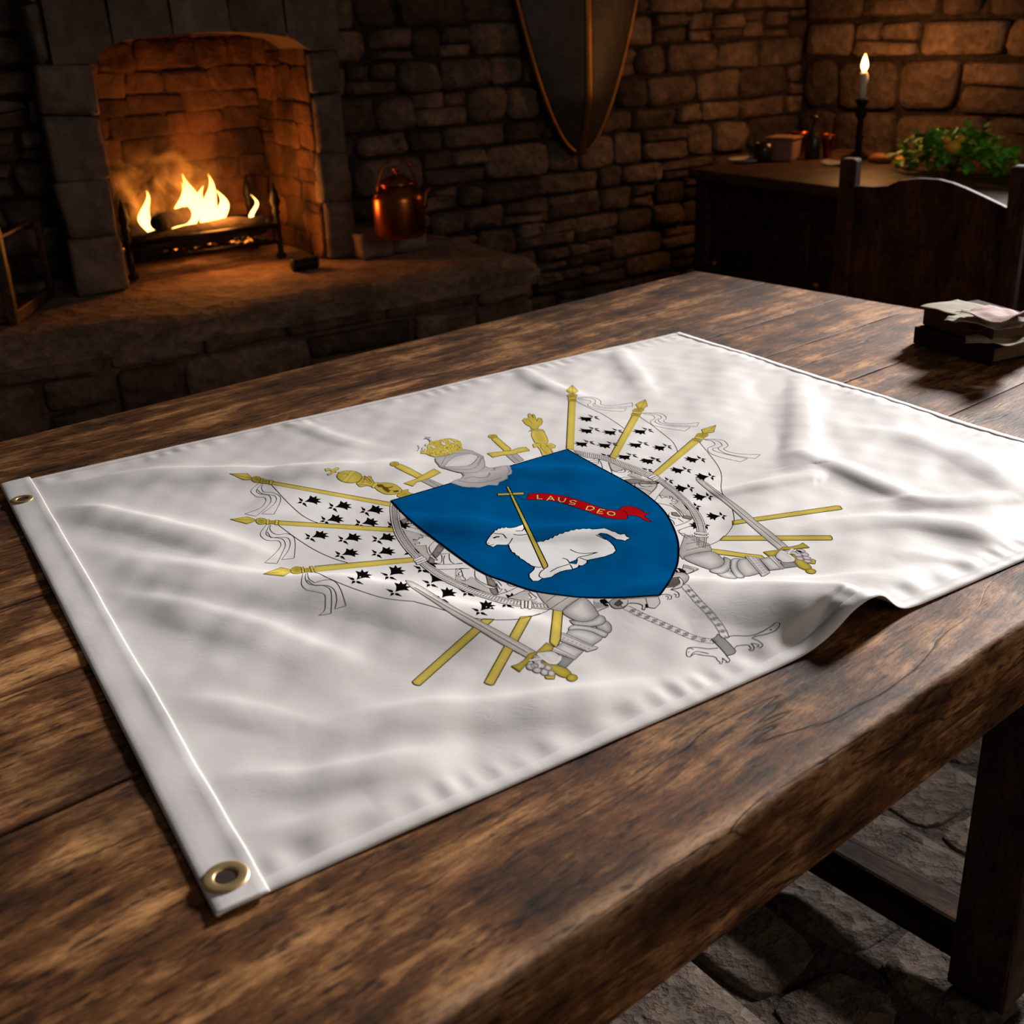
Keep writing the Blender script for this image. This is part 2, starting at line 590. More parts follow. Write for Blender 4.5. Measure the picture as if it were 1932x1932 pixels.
# lintel of long stones that follow the flat arch
NV = 5
for k in range(NV):
    ua, ub = uL - 0.1 + (uR - uL + 0.2) * k / NV, uL - 0.1 + (uR - uL + 0.2) * (k + 1) / NV

    def av(u):
        if u <= arch[0][0] or u >= arch[-1][0]:
            return spring + 0.02
        for (x0, y0), (x1, y1) in zip(arch, arch[1:]):
            if x0 <= u <= x1:
                return y0 + (y1 - y0) * (u - x0) / (x1 - x0)
    us = [ua + (ub - ua) * i / 6 for i in range(7)]
    tp = top + 0.14
    poly = [(u, av(u)) for u in us] + [(us[-1] - 0.004, tp), (us[0] + 0.004, tp)]
    poly[0] = (poly[0][0] + 0.004, poly[0][1])
    n0 = len(bm.faces)
    prism(bm, poly, -0.18, 0.028 + rnd.uniform(-0.006, 0.006), MC)
    bm.faces.ensure_lookup_table()
    tn = rnd.uniform(0.2, 0.6)
    for f in bm.faces[n0:]:
        for l in f.loops:
            l[lay] = (tn, tn, tn, 1)
stones(bm, lay, jl_u, jr_u, top + 0.14, WH, MC, ch=(0.1, 0.16), sl=(0.14, 0.34), rnd=rnd)
for (ua, ub) in ((jl_u, uL - 0.1), (uR + 0.1, jr_u)):
    if ub - ua > 0.02:
        stones(bm, lay, ua, ub, spring + 0.02, top + 0.14, MC, ch=(0.1, 0.16), sl=(0.14, 0.3), rnd=rnd)
keep(sobj('lintel', bm, M_JAMB), fp)
# core of the chimney breast, with side returns and the firebox cut into it
bm, lay = newbm()
D = 0.42
slab(bm, lay, jl_u + 0.01, uL, HZ, WH, -D, 0.004, M=MC)
slab(bm, lay, uR, jr_u - 0.01, HZ, WH, -D, 0.004, M=MC)
slab(bm, lay, uL, uR, top + 0.1, WH, -D, 0.004, M=MC)
keep(sobj('chimney_core', bm, M_MORTAR), fp)
bm, lay = newbm()
ML_ = frame_M(PF + E1 * (uL + 0.0), -ROOM, Z)
MR_ = frame_M(PF + E1 * uR - ROOM * D, ROOM, Z)
MB_ = frame_M(PF - ROOM * D, E1, Z)
stones(bm, lay, 0, D, HZ, top + 0.1, ML_, ch=(0.06, 0.1), sl=(0.1, 0.2), depth=0.006, rnd=rnd, gap=0.001)
stones(bm, lay, 0, D + 0.0, HZ, top + 0.1, MR_, ch=(0.06, 0.12), sl=(0.1, 0.2), depth=0.006, rnd=rnd, gap=0.001)
stones(bm, lay, uL, uR, HZ, top + 0.1, MB_, ch=(0.05, 0.09), sl=(0.1, 0.2), depth=0.006, rnd=rnd, gap=0.001)
slab(bm, lay, uL - 0.02, uR + 0.02, HZ - 0.05, top + 0.15, -D - 0.1, -D, M=MC)
slab(bm, lay, uL, uR, top + 0.08, top + 0.12, -D, -0.02, M=MC)
keep(sobj('firebox', bm, M_SOOT), fp)
# raised hearth
hR, hL = at(992, 482, HZ), at(0, 640, HZ)
hd = (hR - hL).normalized()
hn = Vector((hd.y, -hd.x, 0))
Hlen = 3.2
MH = frame_M(Vector((hR.x, hR.y, 0)) - hd * Hlen, hd, Z)
bm, lay = newbm()
stones(bm, lay, 0, Hlen, 0, HZ - 0.07, MH, ch=(0.09, 0.16), sl=(0.14, 0.36), depth=0.03, rnd=rnd)
dep = (hR - PW).dot(ROOM) + 0.02
ME_ = frame_M(Vector((hR.x, hR.y, 0)), -hn, Z)
stones(bm, lay, 0, dep, 0, HZ - 0.07, ME_, ch=(0.09, 0.16), sl=(0.12, 0.3), depth=0.025, rnd=rnd)
slab(bm, lay, 0, Hlen - 0.005, 0, HZ - 0.075, -dep, 0, M=MH)
# worn slabs of the top: a heightfield with rough lip
nx, ny = 190, 34
tot = dep + 0.46
grid = []
for i in range(nx + 1):
    row = []
    u = (Hlen + 0.03) * i / nx
    for j in range(ny + 1):
        s = j / ny
        d_ = 0.035 - s * tot
        lip = noise.noise(Vector((u * 6, 3.1, 0))) * 0.018 + noise.noise(Vector((u * 19, 8.1, 0))) * 0.008
        d2 = d_ + lip * max(0, 1 - s * 5)
        e = max(0, 1 - s * 14)
        z = HZ - 0.022 * e ** 1.5 + noise.noise(Vector((u * 5, d_ * 6, 0))) * 0.006 + noise.noise(Vector((u * 17, d_ * 17, 2))) * 0.0035
        z -= 0.012 * max(0, (u - Hlen + 0.04) / 0.07) ** 2
        row.append(bm.verts.new(MH @ Vector((u, z - 0.006, d2))))
    grid.append(row)
low = [bm.verts.new(MH @ Vector(((Hlen + 0.02) * i / nx, HZ - 0.085, 0.02 + noise.noise(Vector((i * 0.15, 0, 0))) * 0.01))) for i in range(nx + 1)]
lowe = [bm.verts.new(MH @ Vector((Hlen + 0.02, HZ - 0.085, 0.035 - (j / ny) * tot))) for j in range(ny + 1)]
for i in range(nx):
    bm.faces.new((low[i], low[i + 1], grid[i + 1][0], grid[i][0]))
    for j in range(ny):
        bm.faces.new((grid[i][j], grid[i + 1][j], grid[i + 1][j + 1], grid[i][j + 1]))
for j in range(ny):
    bm.faces.new((lowe[j], lowe[j + 1], grid[nx][j + 1], grid[nx][j]))
for f in bm.faces:
    if f.loops[0][lay][3] == 0:
        tn = 0.5 + 0.5 * noise.noise(f.calc_center_median() * 4)
        for l in f.loops:
            l[lay] = (tn, tn, tn, 1)
        f.smooth = True
keep(sobj('hearth', bm, M_STONE2), fp)

# ------------------------------------------------------------ fire
def fr(u, d, z):
    """firebox point: u along the wall, d behind the chimney face"""
    return PF + E1 * u - ROOM * d + Z * z


gA, gB = at(268, 535, HZ), at(512, 478, HZ)
gu0, gu1 = (gA - PF).dot(E1), (gB - PF).dot(E1)
gd = -((gA - PF).dot(ROOM) + (gB - PF).dot(ROOM)) / 2
gr = thing('fire_grate', 'black iron fire grate with spiked posts holding burning logs', 'fire grate', fr((gu0 + gu1) / 2, gd + 0.12, HZ))
GH = 0.10


def gpost(u, d):
    b = bmesh.new()
    Mx = Matrix.Translation(fr(u, d, HZ))
    lathe(b, [(0.016, 0), (0.016, 0.01), (0.009, 0.015), (0.009, GH + 0.03), (0.014, GH + 0.04), (0.009, GH + 0.05), (0.017, GH + 0.072), (0.012, GH + 0.095), (0.001, GH + 0.13)], 12, Mx)
    keep(obj('post', b, M_IRON, smooth=True), gr)


for (u, d) in ((gu0, gd), (gu1, gd), (gu0, gd + 0.24), (gu1, gd + 0.24)):
    gpost(u, d)
b = bmesh.new()
for d in (gd, gd + 0.24):
    tube(b, [fr(gu0, d, HZ + GH), fr(gu1, d, HZ + GH)], 0.009, 8)
    tube(b, [fr(gu0, d, HZ + 0.05), fr(gu1, d, HZ + 0.05)], 0.007, 8)
for u in (gu0, gu1):
    tube(b, [fr(u, gd, HZ + GH), fr(u, gd + 0.24, HZ + GH)], 0.009, 8)
for k in range(9):
    u = gu0 + (gu1 - gu0) * (k + 0.5) / 9
    tube(b, [fr(u, gd, HZ + 0.05), fr(u, gd + 0.24, HZ + 0.05)], 0.006, 6)
keep(obj('bars', b, M_IRON, smooth=True), gr)
rl = random.Random(3)


def log(name, a, bq, r, label):
    b = bmesh.new()
    n = 10
    pts, rr = [], []
    for i in range(n + 1):
        p = a.lerp(bq, i / n)
        pts.append(p + Vector((rl.uniform(-1, 1), rl.uniform(-1, 1), rl.uniform(-1, 1))) * 0.004)
        rr.append(r * rl.uniform(0.86, 1.08) * (0.85 if i in (0, n) else 1))
    tube(b, pts, rr, 12)
    o = obj(name, b, M_CHAR, smooth=True)
    tag(o, label, 'log', 'logs burning in the grate')
    return o


W_ = gu1 - gu0
log('log', fr(gu0 + 0.03, gd + 0.06, HZ + 0.085), fr(gu1 - 0.03, gd + 0.05, HZ + 0.10), 0.034, 'charred log lying along the front bar of the grate')
log('log', fr(gu0 + 0.02, gd + 0.19, HZ + 0.09), fr(gu1 - 0.05, gd + 0.18, HZ + 0.085), 0.033, 'charred log at the back of the grate behind the flames')
log('log', fr(gu0 + 0.10, gd + 0.03, HZ + 0.145), fr(gu1 - 0.12, gd + 0.22, HZ + 0.15), 0.026, 'charred log laid slantwise on top of the other logs in the grate')


def fire_mat(name, z0, z1, stops, strength):
    t = NT(name)
    g = t.n('ShaderNodeNewGeometry').outputs['Position']
    zz = t.n('ShaderNodeSeparateXYZ', i_0=g).outputs[2]
    f = t.n('ShaderNodeMapRange', i_Value=zz, i_1=z0, i_2=z1).outputs[0]
    nz = t.noise(g, 22, 3)
    f = t.math('ADD', f, t.math('MULTIPLY', t.math('SUBTRACT', nz, 0.5), 0.5))
    return t.set(Base_Color=(0, 0, 0), Emission_Color=t.ramp(f, stops), Emission_Strength=strength, Roughness=1.0)


M_FLAME = fire_mat('flame', HZ + 0.1, HZ + 0.32, [(0.0, (1, 0.52, 0.14)), (0.5, (1, 0.48, 0.10)), (0.9, (1, 0.30, 0.03)), (1.0, (0.8, 0.2, 0.02))], 6.5)
fire = thing('fire', 'yellow flames leaping from the logs in the grate', 'fire', fr((gu0 + gu1) / 2, gd + 0.12, HZ + 0.1))


def flame(u, d, z, h, r, lean, seed):
    b = bmesh.new()
    n, m = 14, 14
    rings = []
    for i in range(m + 1):
        s = i / m
        rad = r * (math.sin(math.pi * min(1, s * 0.9 + 0.12)) ** 0.8) * (1 - s * 0.75)
        ring = []
        off = lean * s ** 1.6 + 0.012 * math.sin(s * 6 + seed)
        for k in range(n):
            a = 2 * math.pi * k / n
            q = rad * (1 + 0.35 * noise.noise(Vector((math.cos(a) * 1.5, math.sin(a) * 1.5, s * 3 + seed * 7))))
            ring.append(b.verts.new(fr(u + off + q * math.cos(a), d + q * 0.7 * math.sin(a), z + s * h)))
        rings.append(ring)
    for x, y in zip(rings, rings[1:]):
        for k in range(n):
            b.faces.new((x[k], x[(k + 1) % n], y[(k + 1) % n], y[k]))
    b.faces.new(rings[0])
    b.faces.new(rings[-1])
    keep(obj('flame', b, M_FLAME, smooth=True), fire)


def fu(px):
    return uv(onp(px, 400, PF - ROOM * (gd + 0.12), ROOM), PF)[0]


for (px, h, r, ln) in ((277, 0.155, 0.017, 0.0), (345, 0.17, 0.022, 0.005), (362, 0.20, 0.026, 0.0), (383, 0.15, 0.026, 0.01), (405, 0.19, 0.022, -0.012), (418, 0.13, 0.02, 0.0), (322, 0.08, 0.02, 0.01), (480, 0.10, 0.008, 0.0), (300, 0.07, 0.02, 0.02)):
    flame(fu(px), gd + 0.12, HZ + 0.105, h * 0.82, r * 1.3, ln, px * 0.1)
# glowing smoke and thin flame round the fire: an emissive volume
tv = NT('fire_glow')
g = tv.n('ShaderNodeNewGeometry').outputs['Position']
nz = tv.noise(g, 11, 5, 0.6, 0.8)
zz = tv.n('ShaderNodeSeparateXYZ', i_0=g).outputs[2]
hf = tv.n('ShaderNodeMapRange', i_Value=zz, i_1=HZ + 0.1, i_2=HZ + 0.42, i_3=1.0, i_4=0.0).outputs[0]
den = tv.math('MULTIPLY', tv.n('ShaderNodeMapRange', i_Value=nz, i_1=0.50, i_2=0.70).outputs[0], tv.math('POWER', hf, 1.5))
gcv = fr(fu(335), gd + 0.16, HZ + 0.24)
rad = tv.n('ShaderNodeVectorMath', operation='LENGTH', i_0=tv.n('ShaderNodeVectorMath', operation='SUBTRACT', i_0=g, i_1=tuple(gcv)).outputs[0]).outputs['Value']
den = tv.math('MULTIPLY', den, tv.n('ShaderNodeMapRange', i_Value=rad, i_1=0.09, i_2=0.18, i_3=1.0, i_4=0.0).outputs[0])
em = tv.n('ShaderNodeEmission', i_Color=(1, 0.27, 0.03, 1), i_Strength=tv.math('MULTIPLY', den, 32.0))
tv.t.nodes.remove(tv.b)
tv.t.links.new(em.outputs[0], tv.t.nodes['Material Output'].inputs['Volume'])
b = bmesh.new()
bmesh.ops.create_icosphere(b, subdivisions=3, radius=1)
gc = fr(fu(335), gd + 0.16, HZ + 0.24)
for v in b.verts:
    p = v.co.copy()
    k = 1 + 0.12 * noise.noise(p * 2)
    v.co = gc + E1 * p.x * 0.19 * k - ROOM * p.y * 0.12 * k + Z * p.z * 0.19 * k
keep(obj('fire_glow', b, tv.m, smooth=True), fire)
t = NT('embers')
nz = t.noise(t.coord(), 40, 4)
t.set(Base_Color=(0.02, 0.015, 0.01), Roughness=1.0, Emission_Color=(1, 0.25, 0.03, 1), Emission_Strength=t.n('ShaderNodeMapRange', i_Value=nz, i_1=0.5, i_2=0.7, i_3=0.0, i_4=4.0).outputs[0])
b = bmesh.new()
for k in range(70):
    p = fr(rl.uniform(gu0 + 0.03, gu1 - 0.03), gd + rl.uniform(0.03, 0.21), HZ + 0.062 + rl.uniform(0, 0.012))
    bmesh.ops.create_icosphere(b, subdivisions=1, radius=rl.uniform(0.009, 0.018), matrix=Matrix.Translation(p))
keep(obj('embers', b, t.m, smooth=False), fire)
lamp('firelight', fr((gu0 + gu1) / 2 + 0.07, gd + 0.04, HZ + 0.17), 7.0, (1.0, 0.33, 0.055), 0.06)

# ------------------------------------------------------------ table
TA = math.radians(39.4)
EA, EB = Vector((math.cos(TA), math.sin(TA), 0)), Vector((-math.sin(TA), math.cos(TA), 0))
B0, B1, A0, A1 = 0.388, 1.586, -0.32, 1.822
table = thing('table', 'long heavy table of old dark planks with the white flag spread on it', 'table',
              EA * ((A0 + A1) / 2) + EB * ((B0 + B1) / 2), TA)
AM, BM = (A0 + A1) / 2, (B0 + B1) / 2
SL = 0.066


def plank(b0, b1, near=False, far=False, seed=0):
    """a board along the table, rounded edges, worn surface (local table coordinates)"""
    n = 260
    prof = []
    r = 0.006 if near else 0.002
    r2 = 0.008 if far else 0.002
    prof += [(b0 + 0.006, TAB_Z - SL), (b0, TAB_Z - SL + 0.01), (b0, TAB_Z - r * 2)]
    for k in range(1, 6):
        a = math.pi / 2 * k / 5
        prof.append((b0 + r - r * math.cos(a), TAB_Z - r + r * math.sin(a)))
    m = max(4, int((b1 - b0) / 0.012))
    for k in range(1, m):
        prof.append((b0 + r + (b1 - b0 - r - r2) * k / m, TAB_Z))
    for k in range(0, 5):
        a = math.pi / 2 * k / 4
        prof.append((b1 - r2 + r2 * math.sin(a), TAB_Z - r2 + r2 * math.cos(a)))
    prof += [(b1, TAB_Z - SL)]
    bm = bmesh.new()
    rings = []
    ea = 0.004 * noise.noise(Vector((seed * 3.3, 1, 1)))
    for i in range(n + 1):
        a = A0 + (A1 + ea - A0) * i / n
        ring = []
        for k, (b, z) in enumerate(prof):
            dz = db = 0
            if z > TAB_Z - SL + 0.012:
                w_ = noise.noise(Vector((a * 3, b * 9, seed)))
                dz = 0.0007 * w_ + 0.0005 * noise.noise(Vector((a * 14, b * 60, seed)))
            if near and b < b0 + 0.03:
                q = 1 - (b - b0) / 0.03
                db = q * (0.0035 * noise.noise(Vector((a * 3.2, 0, seed))) + 0.0018 * noise.noise(Vector((a * 15, z * 20, seed))))
                if z > TAB_Z - 0.02:
                    dz -= q * (0.0012 + 0.0018 * noise.noise(Vector((a * 8, 5, seed)))) * q
            elif far and b > b1 - 0.02:
                db = 0.003 * noise.noise(Vector((a * 5, 0, seed)))
            else:
                if b <= b0 + r or b >= b1 - r2:
                    db = 0.0012 * noise.noise(Vector((a * 9, b, seed)))
            ring.append(bm.verts.new((a - AM, b + db - BM, z + dz)))
        rings.append(ring)
    P = len(prof)
    for x, y in zip(rings, rings[1:]):
        for k in range(P):
            bm.faces.new((x[k], y[k], y[(k + 1) % P], x[(k + 1) % P]))
    bm.faces.new(rings[0])
    bm.faces.new(rings[-1][::-1])
    o = obj('plank', bm, M_TABLE, table, smooth=True)
    o.data.set_sharp_from_angle(angle=math.radians(50))
    return o


seams = [B0, 0.722, 0.905, 1.07, 1.21, 1.40, B1]
for k, (s0, s1) in enumerate(zip(seams, seams[1:])):
    plank(s0 + (0.001 if k else 0), s1 - (0.001 if k < 5 else 0), k == 0, k == 5, seed=k * 2.7)


def beam(name, x0, x1, y0, y1, z0, z1, m=None, bev=0.006):
    b = bmesh.new()
    box(b, x0 - AM, x1 - AM, y0 - BM, y1 - BM, z0, z1)
    return obj(name, b, m or M_TABLE, table, bevel=bev)


beam('apron', A0 + 0.15, 1.72, 0.412, 0.45, TAB_Z - 0.137, TAB_Z - SL)
beam('apron', A0 + 0.15, 1.72, 1.50, 1.54, TAB_Z - 0.145, TAB_Z - SL)
for a in (1.20, A0 + 0.25):
    for b in (0.47, 1.425):
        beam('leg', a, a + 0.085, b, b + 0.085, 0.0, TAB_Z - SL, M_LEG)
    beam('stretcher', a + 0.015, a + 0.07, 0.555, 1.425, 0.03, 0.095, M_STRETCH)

# ------------------------------------------------------------ flag
FZ = TAB_Z + 0.0015
q0, q1, q2 = at(0, 917, FZ), at(405, 1728, FZ), at(1282, 627, FZ)
q3 = at(2233, 924, FZ)
FU = (q2 - q0)
FW = FU.length
FU.normalize()
FV = (q1 - q0)
FH = FV.length
FV.normalize()
_det = FU.x * FV.y - FU.y * FV.x


def xy2f(x, y):
    dx, dy = x - q0.x, y - q0.y
    return ((dx * FV.y - dy * FV.x) / _det, (FU.x * dy - FU.y * dx) / _det)


def fxy(u, v):
    return q0.x + FU.x * u + FV.x * v, q0.y + FU.y * u + FV.y * v


def px2f(p):
    w_ = at(p[0], p[1], FZ)
    return xy2f(w_.x, w_.y)


# folds of the cloth: crest line (seen positions), heights in mm along it, half widths in mm on the far and near side
FOLDS = [
    ([(95, 925), (250, 903), (450, 893), (650, 893), (850, 872)], [3, 7.5, 8, 7, 0], 20, 34),
    ([(101, 967), (174, 971), (268, 989), (326, 1007), (435, 1040), (560, 1075)], [2, 8, 9, 8, 6, 0], 20, 32),
    ([(140, 1040), (240, 1070), (362, 1095), (540, 1112), (700, 1126), (850, 1165), (1000, 1195), (1090, 1225)], [2, 6, 10, 12, 13, 12, 8, 0], 28, 52),
    ([(190, 1130), (300, 1150), (450, 1185), (600, 1240), (700, 1275)], [3, 5, 5, 4, 0], 18, 30),
    ([(1640, 1176), (1592, 1166), (1450, 1140), (1300, 1118), (1180, 1140), (1050, 1190)], [29, 30, 16, 10, 7, 0], 30, 56),
    ([(1640, 1330), (1540, 1262)], [0, 0], 20, 20),
    ([(560, 1385), (750, 1350), (950, 1345), (1120, 1320), (1250, 1300)], [0, 5, 6, 8, 3], 20, 30),
    ([(300, 1330), (480, 1345), (650, 1400)], [2, 4, 0], 16, 22),
    ([(430, 1480), (600, 1475), (750, 1450), (900, 1425)], [3, 5, 5, 0], 16, 22),
    ([(470, 1590), (600, 1560), (700, 1520)], [3, 3.5, 0], 13, 18),
    ([(1505, 700), (1512, 760), (1510, 820), (1500, 880), (1520, 905)], [2, 7, 8, 7, 0], 22, 26),
    ([(1360, 935), (1440, 925), (1530, 905), (1560, 910)], [3, 6, 5, 0], 14, 14),
    ([(1525, 870), (1600, 895), (1700, 935), (1780, 955)], [3, 9, 8, 0], 16, 20),
    ([(1570, 815), (1700, 822), (1800, 850), (1880, 900), (1950, 935)], [0, 5, 8, 8, 4], 24, 30),
    ([(1480, 1010), (1600, 985), (1720, 985), (1850, 1010), (1920, 1030)], [2, 5, 8, 7, 0], 18, 24),
    ([(1600, 960), (1700, 950), (1850, 955), (1990, 930)], [0, 5, 6, 5], 14, 20),
    ([(1330, 1100), (1500, 1108), (1650, 1100), (1760, 1090)], [0, 5, 6, 0], 16, 24),
    ([(980, 700), (1050, 740), (1130, 765)], [3, 5, 0], 16, 18),
    ([(1170, 670), (1210, 720), (1235, 770)], [4, 5, 0], 18, 20),
    ([(560, 800), (640, 835), (720, 850)], [3, 3, 0], 14, 16),
    ([(760, 985), (900, 1005), (1050, 1005), (1200, 1000), (1300, 962)], [2, 4.5, 5, 4, 2], 20, 26),
    ([(900, 905), (1050, 890), (1180, 915)], [2, 5, 0], 20, 26),
    ([(1690, 1060), (1760, 1050), (1830, 1062)], [0, 4, 2], 12, 14),
]
_F = []
for pts, hs, sf, sn in FOLDS:
    P_ = np.array([px2f(p) for p in pts])
    # resample smoothly
    t = np.linspace(0, len(pts) - 1, (len(pts) - 1) * 8 + 1)
    i = np.arange(len(pts))
    X, Y, Hh = np.interp(t, i, P_[:, 0]), np.interp(t, i, P_[:, 1]), np.interp(t, i, hs)
    k = np.ones(7) / 7
    if len(t) > 12:
        for arr in (X, Y, Hh):
            arr[3:-3] = np.convolve(arr, k, 'valid')
    _F.append((X, Y, Hh / 1000, sf / 1000, sn / 1000))
_rs = np.random.RandomState(5)
_W = []
for k in range(46):
    lam = math.exp(_rs.uniform(math.log(0.035), math.log(0.30)))
    th = _rs.normal(math.radians(75), math.radians(38))
    _W.append((math.cos(th) * 6.28 / lam, math.sin(th) * 6.28 / lam, _rs.uniform(0, 6.28), 0.0042 * lam ** 1.0))
UC, VC = FW / 2, FH / 2


def clothh(u, v):
    """height of the cloth above the table (m); arrays of flag coordinates in m"""
    u, v = np.asarray(u, float), np.asarray(v, float)
    h = np.zeros(u.shape)
    for X, Y, Hh, sf, sn in _F:
        best = np.full(u.shape, 9.0)
        bh, bs = np.zeros(u.shape), np.zeros(u.shape)
        for a in range(len(X) - 1):
            dx, dy = X[a + 1] - X[a], Y[a + 1] - Y[a]
            L2 = dx * dx + dy * dy + 1e-12
            tt = np.clip(((u - X[a]) * dx + (v - Y[a]) * dy) / L2, 0, 1)
            d = np.hypot(u - X[a] - tt * dx, v - Y[a] - tt * dy)
            m = d < best
            best = np.where(m, d, best)
            bh = np.where(m, Hh[a] + (Hh[a + 1] - Hh[a]) * tt, bh)
            sgn = (v - Y[a] - tt * dy) * (1 if abs(dx) > abs(dy) * 0.6 else 0) + (-(u - X[a] - tt * dx) if abs(dx) <= abs(dy) * 0.6 else 0)
            bs = np.where(m, sgn, bs)
        k = np.tanh(bs / 0.006) * 0.5 + 0.5
        s = sf * (1 - k) + sn * k
        h = h + bh * np.exp(-(best / s) ** 2 * (0.5 + 0.5 * np.minimum(1, best / s)))
    wv = np.zeros(u.shape)
    for kx, ky, ph, am in _W:
        wv = wv + am * np.sin(kx * u + ky * v + ph)
    near_h = np.clip((u - BANDW * 0.6) / 0.07, 0, 1)
    h = h * 0.95 * (0.12 + 0.88 * near_h * near_h * (3 - 2 * near_h)) + wv * (0.15 + 0.4 * near_h) + 0.0030
    # stitched edges pull the cloth into small puckers
    for d, s in ((v, u), (FH - v, u), (FW - u, v)):
        h = h + 0.0007 * np.exp(-((d - 0.018) / 0.014) ** 2) * (np.sin(s * 230 + 3 * np.sin(s * 31)) + 0.6 * np.sin(s * 140 + 1.3))
    e = np.minimum(np.minimum(v, FH - v), FW - u)
    k = np.clip(e / 0.03, 0, 1)
    lift = np.exp(-((u - _lu) / 0.06) ** 2) * np.clip((v - FH + 0.25) / 0.25, 0, 1)
    k = np.maximum(k, lift)
    h = 0.0012 + (np.maximum(h, 0) - 0.0012) * (0.25 + 0.75 * k)
    return 0.0010 + np.logaddexp(0, (h - 0.0010) * 2500) / 2500


BANDW = 0.036
_lu = px2f((1592, 1166))[0]


def cl(u, v, off=0.0):
    hh = clothh(u, v)
    x, y = fxy(u, v)
    return np.stack([x, y, TAB_Z + hh + off], -1)


flag = thing('flag', 'white flag printed with a coat of arms of a lamb on a blue shield', 'flag', (q0.x, q0.y, TAB_Z))
FM = Matrix.Translation((-q0.x, -q0.y, -TAB_Z))


def cloth_mat(name, printed=False):
    t = NT(name)
    c = t.coord()
    w1 = t.n('ShaderNodeTexWave', i_Vector=t.coord((1, 1, 1), rot=(0, 0, -0.56)), i_Scale=420.0, bands_direction='X').outputs['Fac']
    w2 = t.n('ShaderNodeTexWave', i_Vector=t.coord((1, 1, 1), rot=(0, 0, -0.56)), i_Scale=420.0, bands_direction='Y').outputs['Fac']
    cre = t.noise(t.coord((1, 3.2, 1), rot=(0, 0, -0.2)), 14, 5, 0.6, 1.2)
    rid = t.ramp(t.math('ABSOLUTE', t.math('SUBTRACT', cre, 0.5)), [(0.0, (1, 1, 1)), (0.03, (0, 0, 0))])
    msk = t.ramp(t.noise(c, 6, 2), [(0.52, (0, 0, 0)), (0.62, (1, 1, 1))])
    rid = t.mix(1.0, rid, msk, 'MULTIPLY')
    f1 = t.noise(c, 26, 5, 0.6)
    nb = t.bump(f1, 0.0005, 0.8)
    nb = t.bump(rid, 0.00014, 0.3, nb)
    nb = t.bump(t.math('ADD', w1, w2), 0.00004, 0.14, nb)
    if printed:
        col = t.n('ShaderNodeAttribute', attribute_name='ink').outputs['Color']
        return t.set(Base_Color=col, Roughness=0.8, Normal=nb, Specular_IOR_Level=0.0)
    return t.set(Base_Color=(0.80, 0.775, 0.765), Roughness=0.62, Normal=nb, Specular_IOR_Level=0.35)


M_CLOTH = cloth_mat('white_flag_cloth')
M_INK = cloth_mat('printed_flag_cloth', True)


def grid_mesh(name, us, vs, P, m, parent, flip=False):
    nu, nv = len(us), len(vs)
    me = bpy.data.meshes.new(name)
    idx = np.arange(nu * nv).reshape(nu, nv)
    f = np.stack([idx[:-1, :-1], idx[:-1, 1:], idx[1:, 1:], idx[1:, :-1]], -1).reshape(-1, 4)
    me.from_pydata((P.reshape(-1, 3) - np.array([q0.x, q0.y, TAB_Z])).tolist(), [], f.tolist())
    me.update()
    return link(name, me, m, parent)


us = np.linspace(BANDW - 0.006, FW, 480)
vs = np.linspace(0, FH, 390)
U, V = np.meshgrid(us, vs, indexing='ij')
co = grid_mesh('cloth', us, vs, cl(U, V), M_CLOTH, flag)
so = co.modifiers.new('thickness', 'SOLIDIFY')
so.thickness, so.offset = 0.0006, -1
# hems: a double thickness along three edges
HEM = 0.013


def strip(name, pts_in, pts_out, offs, m, parent):
    """ribbon between two lines of flag coordinates, laid on the cloth with the offsets (inner, mid, outer)"""
    a, b = np.array(pts_in), np.array(pts_out)
    rows = []
    for s, o in ((0, -0.0002), (0.04, offs), (0.5, offs), (0.96, offs), (1.0, -0.0002)):
        q = a * (1 - s) + b * s
        rows.append(cl(q[:, 0], q[:, 1], o))
    P = np.stack(rows, 1)
    return grid_mesh(name, range(len(a)), range(5), P, m, parent)


n = 420
tu, tvv = np.linspace(BANDW, FW - 0.001, n), np.linspace(0.001, FH - 0.001, n)
o_ = np.ones(n)
strip('hem', np.c_[tu, o_ * HEM], np.c_[tu, o_ * 0.0006], 0.0007, M_CLOTH, flag)
strip('hem', np.c_[tu, o_ * (FH - 0.0006)], np.c_[tu, o_ * (FH - HEM)], 0.0007, M_CLOTH, flag)
strip('hem', np.c_[o_ * (FW - 0.0006), tvv], np.c_[o_ * (FW - HEM), tvv], 0.0007, M_CLOTH, flag)
# hoist band: a flat sleeve of heavier cloth
bu = np.array([-0.0, 0.0008, 0.002, 0.006, 0.012, 0.02, 0.028, BANDW - 0.002, BANDW - 0.0007, BANDW])
bz = np.array([-0.0016, 0.0002, 0.0012, 0.0020, 0.0024, 0.0024, 0.0022, 0.0024, 0.0012, -0.0004]) * 0.6
bv = np.linspace(-0.002, FH + 0.0025, 300)
U, V = np.meshgrid(bu, bv, indexing='ij')
fb = np.clip((U / BANDW - 0.7) / 0.3, 0, 1)
hc = (clothh(np.full_like(U, BANDW), V) + 0.0010) * fb + 0.0024 * (1 - fb)
hc = hc + 0.0006 * np.sin(V * 21 + 1.0) + 0.0008 + 0.00035 * np.sin(V * 67 + U * 40) * np.clip(U * 60, 0, 1)
x, y = fxy(U, V)
Pb = np.stack([x, y, TAB_Z + hc + bz[:, None]], -1)
Pb[:, 0, 2] -= 0.0012
Pb[:, -1, 2] = Pb[:, -2, 2] + 0.0008
band = grid_mesh('hoist_band', bu, bv, Pb, M_CLOTH, flag)
so = band.modifiers.new('thickness', 'SOLIDIFY')
so.thickness, so.offset = 0.0024, -1
BH = lambda u, v: float(np.interp(u, bu, [float(np.interp(v, bv, Pb[i, :, 2])) for i in range(len(bu))]))
